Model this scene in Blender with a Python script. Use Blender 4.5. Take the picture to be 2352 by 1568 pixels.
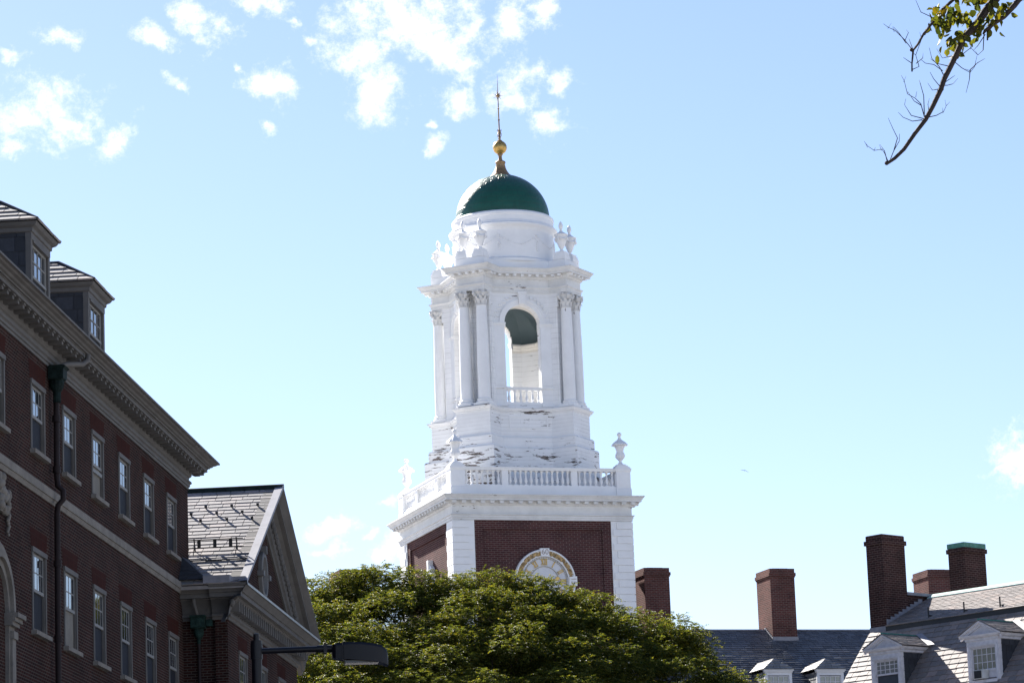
import bpy, bmesh, math, random
import numpy as np
from mathutils import Vector, Matrix
R = math.radians
random.seed(7)
rng = np.random.default_rng(11)
for o in list(bpy.data.objects): bpy.data.objects.remove(o)
S = bpy.context.scene
COL = S.collection

# ------------------------------------------------------------------ camera
EYE = Vector((0, 0, 1.6))
PITCH, ROLL = 0.201, 0.0375
fwd = Vector((0, math.cos(PITCH), math.sin(PITCH)))
up0 = Vector((0, -math.sin(PITCH), math.cos(PITCH)))
rt0 = Vector((1, 0, 0))
rt = rt0*math.cos(ROLL) - up0*math.sin(ROLL)
up = rt0*math.sin(ROLL) + up0*math.cos(ROLL)
cd = bpy.data.cameras.new('camera'); cam = bpy.data.objects.new('camera', cd); COL.objects.link(cam)
cd.sensor_width = 36; cd.sensor_fit = 'HORIZONTAL'; cd.lens = 7704.4/2352*36
cd.clip_start = .5; cd.clip_end = 5000
m = Matrix((rt, up, -fwd)).transposed().to_4x4(); m.translation = EYE
cam.matrix_world = m
S.camera = cam

# ------------------------------------------------------------------ light
SUN_AZ = R(60)            # angle from -X towards +Y
SUN_EL = R(33)
sun_dir = Vector((-math.cos(SUN_AZ)*math.cos(SUN_EL), math.sin(SUN_AZ)*math.cos(SUN_EL), math.sin(SUN_EL)))
sd = bpy.data.lights.new('sun', 'SUN'); sd.energy = 5.0; sd.angle = R(.5); sd.color = (1, .95, .88)
so = bpy.data.objects.new('sun', sd); COL.objects.link(so)
so.rotation_euler = (-sun_dir).to_track_quat('-Z', 'Y').to_euler()
W = bpy.data.worlds.new('World'); S.world = W; W.use_nodes = True
wn, wl = W.node_tree.nodes, W.node_tree.links
wn.clear()
def N(nodes, t, **k):
    n = nodes.new(t)
    for a, b in k.items():
        if a == 'inp':
            for i, v in b.items(): n.inputs[i].default_value = v
        else: setattr(n, a, b)
    return n
sky = N(wn, 'ShaderNodeTexSky', sky_type='NISHITA', sun_disc=False, sun_elevation=SUN_EL,
        sun_rotation=math.atan2(sun_dir.x, sun_dir.y), altitude=0, air_density=1.0, dust_density=0.18, ozone_density=3.2)
# clouds at fixed directions: (azimuth tangent, height tangent, half width, half height, tilt)
CLOUDS = [(-0.146, 0.281, 0.0148, 0.00966, 0.037), (-0.1473, 0.28, 0.00935, 0.00701, 0.037), (-0.1353, 0.2774, 0.00935, 0.00467, -0.263), (-0.1192, 0.2719, 0.00436, 0.00701, -0.363), (-0.1514, 0.2697, 0.00343, 0.00218, -0.463), (-0.1377, 0.3059, 0.00623, 0.0028, -0.263), (-0.1512, 0.3004, 0.00436, 0.00187, 0.037), (-0.095, 0.3122, 0.00701, 0.00545, -0.562), (-0.089, 0.3057, 0.00498, 0.00701, -0.562), (-0.1079, 0.3043, 0.00592, 0.00343, -0.463), (-0.0753, 0.3133, 0.00935, 0.00249, -0.163), (-0.0643, 0.3078, 0.00218, 0.0014, -0.263), (-0.0574, 0.3006, 0.00343, 0.00218, 0.037), (-0.0715, 0.2882, 0.00561, 0.00561, 0.037), (-0.1008, 0.2886, 0.00405, 0.00171, -0.463), (-0.0281, 0.3089, 0.02336, 0.00935, -0.062), (-0.0254, 0.3074, 0.01558, 0.00701, -0.062), (-0.0189, 0.298, 0.01324, 0.00857, -0.463), (-0.0202, 0.2995, 0.00935, 0.00623, -0.463), (-0.0111, 0.2914, 0.00623, 0.00405, -0.163), (-0.044, 0.2948, 0.00966, 0.00857, 0.037), (-0.0369, 0.2833, 0.00701, 0.00935, -0.163), (0.0029, 0.3049, 0.00779, 0.00857, 0.037), (0.0138, 0.307, 0.00436, 0.00545, 0.037), (0.0056, 0.2859, 0.00623, 0.00623, 0.037), (-0.0141, 0.282, 0.00498, 0.00467, -0.463), (0.0144, 0.2709, 0.00498, 0.00467, 0.037), (-0.0213, 0.266, 0.00249, 0.00374, -0.363), (0.0182, 0.2826, 0.00312, 0.00436, -0.263), (-0.0218, 0.273, 0.00187, 0.0014, 0.037), (-0.0581, 0.1487, 0.00748, 0.00249, 0.188), (-0.058, 0.1426, 0.00685, 0.00171, 0.087), (-0.0384, 0.142, 0.00561, 0.00374, 0.337), (-0.0459, 0.1472, 0.00218, 0.0014, 0.037), (-0.039, 0.1542, 0.00405, 0.00156, 0.037), (0.1509, 0.1623, 0.00779, 0.00779, 0.337), (0.1448, 0.1596, 0.00779, 0.0014, 0.138), (-0.0724, 0.2729, 0.0028, 0.00202, -0.263), (-0.0812, 0.2925, 0.00249, 0.00125, -0.163), (0.0046, 0.2789, 0.00654, 0.00343, 0.037)]
tc = N(wn, 'ShaderNodeTexCoord')
sep = N(wn, 'ShaderNodeSeparateXYZ'); wl.new(tc.outputs['Generated'], sep.inputs[0])
ymax = N(wn, 'ShaderNodeMath', operation='MAXIMUM', inp={1: .02}); wl.new(sep.outputs[1], ymax.inputs[0])
du = N(wn, 'ShaderNodeMath', operation='DIVIDE'); wl.new(sep.outputs[0], du.inputs[0]); wl.new(ymax.outputs[0], du.inputs[1])
dv = N(wn, 'ShaderNodeMath', operation='DIVIDE'); wl.new(sep.outputs[2], dv.inputs[0]); wl.new(ymax.outputs[0], dv.inputs[1])
uv = N(wn, 'ShaderNodeCombineXYZ'); wl.new(du.outputs[0], uv.inputs[0]); wl.new(dv.outputs[0], uv.inputs[1])
wz = N(wn, 'ShaderNodeTexNoise', inp={'Scale': 55.0, 'Detail': 5.0, 'Roughness': .6})
wl.new(uv.outputs[0], wz.inputs['Vector'])
wsub = N(wn, 'ShaderNodeVectorMath', operation='SUBTRACT', inp={1: (.5, .5, .5)}); wl.new(wz.outputs['Color'], wsub.inputs[0])
wsc = N(wn, 'ShaderNodeVectorMath', operation='SCALE'); wsc.inputs['Scale'].default_value = .017
wl.new(wsub.outputs[0], wsc.inputs[0])
uvw = N(wn, 'ShaderNodeVectorMath', operation='ADD'); wl.new(uv.outputs[0], uvw.inputs[0]); wl.new(wsc.outputs[0], uvw.inputs[1])
last = None
for (cu, cv, ru, rv, tilt) in CLOUDS:
    mp = N(wn, 'ShaderNodeMapping', vector_type='TEXTURE')
    mp.inputs['Location'].default_value = (cu, cv, 0); mp.inputs['Rotation'].default_value = (0, 0, tilt)
    mp.inputs['Scale'].default_value = (ru, rv, 1)
    wl.new(uvw.outputs[0], mp.inputs['Vector'])
    ln = N(wn, 'ShaderNodeVectorMath', operation='LENGTH'); wl.new(mp.outputs[0], ln.inputs[0])
    if last is None: last = ln.outputs['Value']
    else:
        mn = N(wn, 'ShaderNodeMath', operation='SMOOTH_MIN', inp={2: .35}); wl.new(last, mn.inputs[0]); wl.new(ln.outputs['Value'], mn.inputs[1]); last = mn.outputs[0]
nz = N(wn, 'ShaderNodeTexNoise', inp={'Scale': 85.0, 'Detail': 12.0, 'Roughness': .72, 'Lacunarity': 2.1}); wl.new(uv.outputs[0], nz.inputs['Vector'])
nm = N(wn, 'ShaderNodeMath', operation='MULTIPLY_ADD', inp={1: 4.6, 2: -2.35}); wl.new(nz.outputs['Fac'], nm.inputs[0])
nf_ = N(wn, 'ShaderNodeTexNoise', inp={'Scale': 300.0, 'Detail': 8.0, 'Roughness': .65}); wl.new(uvw.outputs[0], nf_.inputs['Vector'])
nfm = N(wn, 'ShaderNodeMath', operation='MULTIPLY_ADD', inp={1: 1.6, 2: -.8}); wl.new(nf_.outputs['Fac'], nfm.inputs[0])
dl0 = N(wn, 'ShaderNodeMath', operation='ADD'); wl.new(last, dl0.inputs[0]); wl.new(nfm.outputs[0], dl0.inputs[1])
ds = N(wn, 'ShaderNodeMath', operation='ADD'); wl.new(dl0.outputs[0], ds.inputs[0]); wl.new(nm.outputs[0], ds.inputs[1])
cm = N(wn, 'ShaderNodeMapRange', interpolation_type='SMOOTHSTEP', inp={1: 1.42, 2: -.50, 3: 0.0, 4: 1.0}); wl.new(ds.outputs[0], cm.inputs[0])
fr = N(wn, 'ShaderNodeMath', operation='GREATER_THAN', inp={1: .05}); wl.new(sep.outputs[1], fr.inputs[0])
ca = N(wn, 'ShaderNodeMath', operation='MULTIPLY'); wl.new(cm.outputs[0], ca.inputs[0]); wl.new(fr.outputs[0], ca.inputs[1])
cmix = N(wn, 'ShaderNodeMixRGB', inp={2: (7.6, 7.8, 8.1, 1)}); wl.new(ca.outputs[0], cmix.inputs[0])
bal = N(wn, 'ShaderNodeMixRGB', blend_type='MULTIPLY', inp={0: 1.0, 2: (1.0, .905, .95, 1)}); wl.new(sky.outputs[0], bal.inputs[1]); wl.new(bal.outputs[0], cmix.inputs[1])
bg = N(wn, 'ShaderNodeBackground'); bg.inputs['Strength'].default_value = 0.05
wl.new(cmix.outputs[0], bg.inputs['Color'])
wo = N(wn, 'ShaderNodeOutputWorld'); wl.new(bg.outputs[0], wo.inputs['Surface'])
S.view_settings.view_transform = 'Standard'; S.view_settings.look = 'None'
S.view_settings.exposure = 1.82; S.view_settings.gamma = 1; S.view_settings.use_curve_mapping = False

# ------------------------------------------------------------------ helpers
class MB:
    def __init__(s): s.v = []; s.f = []
    def add(s, vs, fs):
        o = len(s.v); s.v += [tuple(q) for q in vs]; s.f += [tuple(i+o for i in f) for f in fs]; return s
    def box(s, x0, x1, y0, y1, z0, z1, M=None):
        vs = [Vector(q) for q in ((x0,y0,z0),(x1,y0,z0),(x1,y1,z0),(x0,y1,z0),(x0,y0,z1),(x1,y0,z1),(x1,y1,z1),(x0,y1,z1))]
        if M is not None: vs = [M @ q for q in vs]
        return s.add(vs, [(0,3,2,1),(4,5,6,7),(0,1,5,4),(1,2,6,5),(2,3,7,6),(3,0,4,7)])
    def prism(s, poly, a, b, ax='z', M=None):
        n = len(poly)
        f = {'z': lambda u, v, w: (u, v, w), 'y': lambda u, v, w: (u, w, v), 'x': lambda u, v, w: (w, u, v)}[ax]
        vs = [Vector(f(u, v, a)) for u, v in poly] + [Vector(f(u, v, b)) for u, v in poly]
        if M is not None: vs = [M @ q for q in vs]
        return s.add(vs, [tuple(range(n))[::-1], tuple(range(n, 2*n))] + [(i, (i+1) % n, n+(i+1) % n, n+i) for i in range(n)])
    def loft(s, loops, closed=True, cap0=False, cap1=False):
        n = len(loops[0]); vs = [p for L in loops for p in L]; fs = []
        for k in range(len(loops)-1):
            for i in range(n if closed else n-1):
                j = (i+1) % n; fs.append((k*n+i, k*n+j, (k+1)*n+j, (k+1)*n+i))
        if cap0: fs.append(tuple(range(n))[::-1])
        if cap1: fs.append(tuple(range((len(loops)-1)*n, len(loops)*n)))
        return s.add(vs, fs)
    def lathe(s, prof, n=16, c=(0, 0, 0), M=None, a0=0, a1=2*math.pi, cap=True):
        full = abs(a1-a0-2*math.pi) < 1e-6; k = n if full else n+1
        loops = []
        for r, z in prof:
            L = [Vector((c[0]+r*math.cos(a0+(a1-a0)*i/n), c[1]+r*math.sin(a0+(a1-a0)*i/n), c[2]+z)) for i in range(k)]
            if M is not None: L = [M @ q for q in L]
            loops.append(L)
        return s.loft(loops, full, full and cap and prof[0][0] > 1e-4, full and cap and prof[-1][0] > 1e-4)
    def tube(s, pts, rad, n=6):
        pts = [Vector(p) for p in pts]
        if not hasattr(rad, '__len__'): rad = [rad]*len(pts)
        loops = []; ref = None
        for i, p in enumerate(pts):
            t = (pts[min(i+1, len(pts)-1)]-pts[max(i-1, 0)]).normalized()
            if ref is None: ref = Vector((0, 0, 1)) if abs(t.z) < .9 else Vector((1, 0, 0))
            a = t.cross(ref).normalized(); b = t.cross(a).normalized(); ref = -b if False else b.cross(t) if False else ref
            loops.append([p + (a*math.cos(2*math.pi*k/n)+b*math.sin(2*math.pi*k/n))*rad[i] for k in range(n)])
        return s.loft(loops, True, True, True)
    def ball(s, c, r, sx=1, sy=1, sz=1, n=10, k=6):
        loops = []
        for i in range(k+1):
            a = -math.pi/2+math.pi*i/k; rr = max(math.cos(a)*r, 1e-4*r)
            loops.append([(c[0]+sx*rr*math.cos(2*math.pi*j/n), c[1]+sy*rr*math.sin(2*math.pi*j/n), c[2]+sz*r*math.sin(a)) for j in range(n)])
        return s.loft(loops, True, True, True)
    def build(s, name, mat, parent=None, smooth=False, recalc=True, angle=40):
        me = bpy.data.meshes.new(name); me.from_pydata([tuple(q) for q in s.v], [], s.f)
        if recalc:
            bm = bmesh.new(); bm.from_mesh(me); bmesh.ops.recalc_face_normals(bm, faces=bm.faces); bm.to_mesh(me); bm.free()
        me.materials.append(mat)
        if smooth:
            me.polygons.foreach_set('use_smooth', [True]*len(me.polygons))
            try: me.set_sharp_from_angle(angle=R(angle))
            except Exception: pass
        me.update()
        o = bpy.data.objects.new(name, me); COL.objects.link(o)
        if parent: o.parent = parent
        return o

def tag(o, label=None, cat=None, group=None, kind=None):
    if label: o['label'] = label
    if cat: o['category'] = cat
    if group: o['group'] = group
    if kind: o['kind'] = kind
    return o
def empty(name, loc=(0, 0, 0), rz=0.0, parent=None):
    o = bpy.data.objects.new(name, None); COL.objects.link(o); o.location = loc; o.rotation_euler = (0, 0, rz)
    o.empty_display_size = .3
    if parent: o.parent = parent
    return o
def dup(o, loc=None, rz=None, parent=None):
    """copy of a thing or part with copies of its children (shared mesh data)"""
    c = o.copy(); COL.objects.link(c)
    if loc is not None: c.location = loc
    if rz is not None: c.rotation_euler = (0, 0, rz)
    if parent is not None: c.parent = parent
    for ch in o.children:
        g = ch.copy(); COL.objects.link(g); g.parent = c
    return c
def arc(c, r, a0, a1, n): return [(c[0]+r*math.cos(a0+(a1-a0)*i/n), c[1]+r*math.sin(a0+(a1-a0)*i/n)) for i in range(n+1)]
def Rz(a): return Matrix.Rotation(a, 4, 'Z')
def T(x, y, z): return Matrix.Translation((x, y, z))

# ------------------------------------------------------------------ materials
def new_mat(name):
    mt = bpy.data.materials.new(name); mt.use_nodes = True
    nt = mt.node_tree; nt.nodes.clear()
    out = nt.nodes.new('ShaderNodeOutputMaterial'); b = nt.nodes.new('ShaderNodeBsdfPrincipled')
    nt.links.new(b.outputs[0], out.inputs[0])
    return mt, nt.nodes, nt.links, b
def ramp(nodes, stops):
    r = nodes.new('ShaderNodeValToRGB'); e = r.color_ramp.elements
    while len(e) < len(stops): e.new(.5)
    for k, (p, c) in enumerate(stops): e[k].position = p; e[k].color = tuple(c)+(1,)
    return r
def mat_plain(name, c, rough=.6, var=.15, scale=3.0, spec=.4, metal=0.0, bump=0.0, bscale=30.0):
    mt, n, l, b = new_mat(name)
    co = n.new('ShaderNodeTexCoord')
    z = N(n, 'ShaderNodeTexNoise', inp={'Scale': scale, 'Detail': 6.0, 'Roughness': .6}); l.new(co.outputs['Object'], z.inputs['Vector'])
    r = ramp(n, [(.3, tuple(x*(1-var) for x in c)), (.7, tuple(min(x*(1+var), 1) for x in c))]); l.new(z.outputs['Fac'], r.inputs[0])
    l.new(r.outputs[0], b.inputs['Base Color'])
    b.inputs['Roughness'].default_value = rough; b.inputs['Metallic'].default_value = metal; b.inputs['Specular IOR Level'].default_value = spec
    if bump:
        z2 = N(n, 'ShaderNodeTexNoise', inp={'Scale': bscale, 'Detail': 4.0}); l.new(co.outputs['Object'], z2.inputs['Vector'])
        bp = N(n, 'ShaderNodeBump', inp={'Strength': bump, 'Distance': .05}); l.new(z2.outputs['Fac'], bp.inputs['Height']); l.new(bp.outputs[0], b.inputs['Normal'])
    return mt
def mat_white(name, boards=None, peel=0.0, tint=(.86, .865, .87), grime=.10, streak=None):
    """old white paint: faint grime, board joints, flaked patches of bare wood"""
    mt, n, l, b = new_mat(name)
    co = n.new('ShaderNodeTexCoord')
    z = N(n, 'ShaderNodeTexNoise', inp={'Scale': 1.3, 'Detail': 8.0, 'Roughness': .65}); l.new(co.outputs['Object'], z.inputs['Vector'])
    r = ramp(n, [(.25, tuple(x*(1-grime) for x in tint)), (.6, tint)]); l.new(z.outputs['Fac'], r.inputs[0])
    col = r.outputs[0]
    sp = n.new('ShaderNodeSeparateXYZ'); l.new(co.outputs['Object'], sp.inputs[0])
    ad = N(n, 'ShaderNodeMath', operation='ADD'); l.new(sp.outputs[0], ad.inputs[0]); l.new(sp.outputs[1], ad.inputs[1])
    cb = n.new('ShaderNodeCombineXYZ'); l.new(ad.outputs[0], cb.inputs[0]); l.new(sp.outputs[2], cb.inputs[1])
    if boards:
        bt = N(n, 'ShaderNodeTexBrick', inp={'Color1': (1, 1, 1, 1), 'Color2': (.95, .95, .95, 1), 'Mortar': (.68, .67, .66, 1), 'Scale': 1.0,
               'Mortar Size': .009, 'Mortar Smooth': .3, 'Brick Width': boards[0], 'Row Height': boards[1]})
        bt.offset = .37; l.new(cb.outputs[0], bt.inputs['Vector'])
        # joints open only here and there
        zz = N(n, 'ShaderNodeTexNoise', inp={'Scale': .9, 'Detail': 4.0}); l.new(co.outputs['Object'], zz.inputs['Vector'])
        rr = ramp(n, [(.35, (.15,)*3), (.65, (1,)*3)]); l.new(zz.outputs['Fac'], rr.inputs[0])
        mx = N(n, 'ShaderNodeMixRGB', blend_type='MULTIPLY'); l.new(rr.outputs[0], mx.inputs[0]); l.new(col, mx.inputs[1]); l.new(bt.outputs['Color'], mx.inputs[2]); col = mx.outputs[0]
    if peel:
        mp = N(n, 'ShaderNodeMapping'); mp.inputs['Scale'].default_value = streak or (1.4, 1.4, 9.0); l.new(co.outputs['Object'], mp.inputs[0])
        pz = N(n, 'ShaderNodeTexNoise', inp={'Scale': 1.0, 'Detail': 9.0, 'Roughness': .68, 'Distortion': .3}); l.new(mp.outputs[0], pz.inputs['Vector'])
        big = N(n, 'ShaderNodeTexNoise', inp={'Scale': .55, 'Detail': 2.0}); l.new(co.outputs['Object'], big.inputs['Vector'])
        sm = N(n, 'ShaderNodeMath', operation='MULTIPLY_ADD', inp={1: .45}); l.new(big.outputs['Fac'], sm.inputs[0]); l.new(pz.outputs['Fac'], sm.inputs[2])
        pr = ramp(n, [(peel, (0, 0, 0)), (peel+.015, (1, 1, 1))]); l.new(sm.outputs[0], pr.inputs[0])
        wd = ramp(n, [(.35, (.06, .048, .04)), (.65, (.20, .165, .145))])
        wz_ = N(n, 'ShaderNodeTexNoise', inp={'Scale': 9.0, 'Detail': 3.0}); l.new(co.outputs['Object'], wz_.inputs['Vector']); l.new(wz_.outputs['Fac'], wd.inputs[0])
        mx = N(n, 'ShaderNodeMixRGB'); l.new(pr.outputs[0], mx.inputs[0]); l.new(col, mx.inputs[1]); l.new(wd.outputs[0], mx.inputs[2]); col = mx.outputs[0]
    l.new(col, b.inputs['Base Color'])
    b.inputs['Roughness'].default_value = .5; b.inputs['Specular IOR Level'].default_value = .35
    return mt
def mat_brick(name, c1, c2, mortar, bw=.2, bh=.067, ms=.009, dirt=.25):
    mt, n, l, b = new_mat(name)
    co = n.new('ShaderNodeTexCoord'); sp = n.new('ShaderNodeSeparateXYZ'); l.new(co.outputs['Object'], sp.inputs[0])
    ad = N(n, 'ShaderNodeMath', operation='ADD'); l.new(sp.outputs[0], ad.inputs[0]); l.new(sp.outputs[1], ad.inputs[1])
    cb = n.new('ShaderNodeCombineXYZ'); l.new(ad.outputs[0], cb.inputs[0]); l.new(sp.outputs[2], cb.inputs[1])
    bt = N(n, 'ShaderNodeTexBrick', inp={'Color1': c1+(1,), 'Color2': c2+(1,), 'Mortar': mortar+(1,), 'Scale': 1.0, 'Mortar Size': ms, 'Mortar Smooth': .15,
           'Bias': -.1, 'Brick Width': bw, 'Row Height': bh}); l.new(cb.outputs[0], bt.inputs['Vector'])
    z = N(n, 'ShaderNodeTexNoise', inp={'Scale': .8, 'Detail': 7.0, 'Roughness': .65}); l.new(co.outputs['Object'], z.inputs['Vector'])
    r = ramp(n, [(.3, (1-dirt,)*3), (.7, (1+dirt*.4,)*3)]); l.new(z.outputs['Fac'], r.inputs[0])
    mx = N(n, 'ShaderNodeMixRGB', blend_type='MULTIPLY', inp={0: 1.0}); l.new(bt.outputs['Color'], mx.inputs[1]); l.new(r.outputs[0], mx.inputs[2])
    l.new(mx.outputs[0], b.inputs['Base Color'])
    bp = N(n, 'ShaderNodeBump', invert=True, inp={'Strength': .6, 'Distance': .012}); l.new(bt.outputs['Fac'], bp.inputs['Height']); l.new(bp.outputs[0], b.inputs['Normal'])
    b.inputs['Roughness'].default_value = .9; b.inputs['Specular IOR Level'].default_value = .05
    return mt
def mat_slate(name, c, var=.35, rough=.55, warm=.06):
    mt, n, l, b = new_mat(name)
    g = n.new('ShaderNodeNewGeometry'); co = n.new('ShaderNodeTexCoord')
    lo = tuple(x*(1-var) for x in c); hi = (c[0]*(1+var)+warm*.4, c[1]*(1+var), c[2]*(1+var)-warm*.2)
    r = ramp(n, [(0, lo), (.5, c), (1, hi)]); l.new(g.outputs['Random Per Island'], r.inputs[0])
    z = N(n, 'ShaderNodeTexNoise', inp={'Scale': 6.0, 'Detail': 6.0, 'Roughness': .7}); l.new(co.outputs['Object'], z.inputs['Vector'])
    r2 = ramp(n, [(.3, (.78,)*3), (.7, (1.12,)*3)]); l.new(z.outputs['Fac'], r2.inputs[0])
    mx = N(n, 'ShaderNodeMixRGB', blend_type='MULTIPLY', inp={0: 1.0}); l.new(r.outputs[0], mx.inputs[1]); l.new(r2.outputs[0], mx.inputs[2])
    l.new(mx.outputs[0], b.inputs['Base Color'])
    bp = N(n, 'ShaderNodeBump', inp={'Strength': .25, 'Distance': .02}); l.new(z.outputs['Fac'], bp.inputs['Height']); l.new(bp.outputs[0], b.inputs['Normal'])
    b.inputs['Roughness'].default_value = rough; b.inputs['Specular IOR Level'].default_value = .4
    return mt
def mat_leaf(name, lo, hi, trans=.45):
    mt, n, l, b = new_mat(name)
    g = n.new('ShaderNodeNewGeometry')
    r = ramp(n, [(0, lo), (.75, hi), (1, (hi[0]*1.5, hi[1]*1.15, hi[2]*1.0))]); l.new(g.outputs['Random Per Island'], r.inputs[0])
    l.new(r.outputs[0], b.inputs['Base Color']); b.inputs['Roughness'].default_value = .6; b.inputs['Specular IOR Level'].default_value = .25
    tr = n.new('ShaderNodeBsdfTranslucent')
    hs = N(n, 'ShaderNodeHueSaturation', inp={'Hue': .485, 'Saturation': 1.15, 'Value': 1.5}); l.new(r.outputs[0], hs.inputs['Color']); l.new(hs.outputs[0], tr.inputs['Color'])
    mx = N(n, 'ShaderNodeMixShader', inp={0: trans}); l.new(b.outputs[0], mx.inputs[1]); l.new(tr.outputs[0], mx.inputs[2])
    out = [q for q in n if q.type == 'OUTPUT_MATERIAL'][0]; l.new(mx.outputs[0], out.inputs[0])
    return mt
def mat_glass(name, c=(.02, .025, .03), ior=3.2):
    mt, n, l, b = new_mat(name)
    b.inputs['Base Color'].default_value = c+(1,); b.inputs['Roughness'].default_value = .03; b.inputs['IOR'].default_value = ior
    co = n.new('ShaderNodeTexCoord'); z = N(n, 'ShaderNodeTexNoise', inp={'Scale': 1.7, 'Detail': 1.0}); l.new(co.outputs['Object'], z.inputs['Vector'])
    bp = N(n, 'ShaderNodeBump', inp={'Strength': .08, 'Distance': .05}); l.new(z.outputs['Fac'], bp.inputs['Height']); l.new(bp.outputs[0], b.inputs['Normal'])
    return mt

WHITE = mat_white('white_paint')
BOARD = mat_white('white_boards', boards=(2.3, .23), peel=.905)
PEEL = mat_white('flaking_white_boards', boards=(2.6, .165), peel=.822)
COLW = mat_white('white_column_paint', peel=.90, streak=(3.5, 3.5, 1.1))
CAPW = mat_white('weathered_white', peel=.89, tint=(.77, .765, .75), grime=.3, streak=(4, 4, 4))
EDGE = mat_white('grimy_white', tint=(.76, .76, .75), grime=.22, peel=.91, streak=(2, 2, 12))
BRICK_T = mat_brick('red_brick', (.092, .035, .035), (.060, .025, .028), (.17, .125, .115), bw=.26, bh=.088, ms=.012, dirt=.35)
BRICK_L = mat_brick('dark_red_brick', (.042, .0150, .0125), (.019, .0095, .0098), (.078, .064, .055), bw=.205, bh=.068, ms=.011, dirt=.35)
BRICK_A = mat_brick('flat_arch_brick', (.048, .0145, .0115), (.038, .0125, .0105), (.056, .033, .027), bw=.07, bh=.4, ms=.005)
BRICK_C = mat_brick('chimney_brick', (.132, .050, .043), (.080, .033, .031), (.18, .13, .115), bw=.24, bh=.08, ms=.011, dirt=.4)
BRICK_D = mat_brick('dark_house_brick', (.060, .028, .026), (.032, .018, .018), (.13, .09, .08), bw=.23, bh=.076, ms=.011, dirt=.4)  # darker brick tone for the gambrel house walls, parapet and chimneys
SLATE_W = mat_slate('grey_slate', (.235, .218, .210), .2)
SLATE_C = mat_slate('blue_slate', (.085, .092, .11), .3, .5, .0)
SLATE_R = mat_slate('rose_grey_slate', (.215, .188, .175), .22, .68)
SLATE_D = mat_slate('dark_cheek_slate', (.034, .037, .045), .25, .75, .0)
UNDER = mat_plain('roof_underlay', (.03, .03, .033), .9)
TAUPE = mat_plain('taupe_trim_paint', (.118, .112, .106), .65, .15, 2.0, spec=.12)
STONE = mat_plain('limestone', (.185, .172, .155), .8, .22, 2.5, bump=.3, spec=.1)
TRIMW = mat_plain('pale_sash_paint', (.22, .22, .215), .6, .08, spec=.15)
TRIMG = mat_plain('weathered_trim_paint', (.58, .57, .60), .55, .18, 5.0)
LEAD = mat_plain('lead_flashing', (.22, .22, .25), .55, .2, 4.0)
COPPER = mat_plain('green_copper', (.06, .19, .145), .6, .35, 6.0)
COPPERD = mat_plain('dark_copper', (.010, .019, .018), .7, .6, 9.0, spec=.1)
PIPE = mat_plain('brown_pipe', (.020, .014, .015), .6, .2, spec=.15)
IRON = mat_plain('dark_iron', (.02, .02, .022), .5)
GLASS = mat_glass('window_glass', ior=5.0)
SCREEN = mat_plain('dark_insect_screen', (.012, .014, .02), .7, .2, spec=.2)
BLIND = mat_plain('drawn_curtain', (.16, .15, .13), .8)
BLINDC = mat_plain('cream_blind', (.42, .40, .33), .7)
LAMPB = mat_plain('black_lamp_paint', (.005, .005, .008), .42, .2, spec=.3)
BARK = mat_plain('bark', (.035, .026, .022), .9, .35, 14.0, bump=.5)
LEAF1 = mat_leaf('locust_leaf', (.027, .048, .010), (.115, .130, .027), .45)
LEAF2 = mat_leaf('branch_leaf', (.022, .036, .008), (.095, .098, .016), .5)
GOLD = mat_plain('gilding', (.55, .36, .12), .38, .3, 12.0, metal=.85)
GOLDW = mat_plain('weathered_gilding', (.30, .20, .11), .55, .35, 7.0, metal=.6)
OLDGILT = mat_plain('flaking_gilt_wreath', (.40, .27, .12), .6, .7, 8.0, metal=.1)
DIAL = mat_plain('dial_white', (.66, .67, .70), .5, .05)
CEIL = mat_plain('green_grey_ceiling', (.065, .10, .112), .5, .12, 1.5)
INNER = mat_plain('inner_white', (.74, .71, .66), .6, .06)
BLACKM = mat_plain('black_plastic', (.012, .012, .013), .4)
GROUND = mat_plain('pale_bounce_ground', (.32, .312, .308), .95, .15, .6)  # unseen ground, made pale to bounce light up onto the shaded walls
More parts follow.
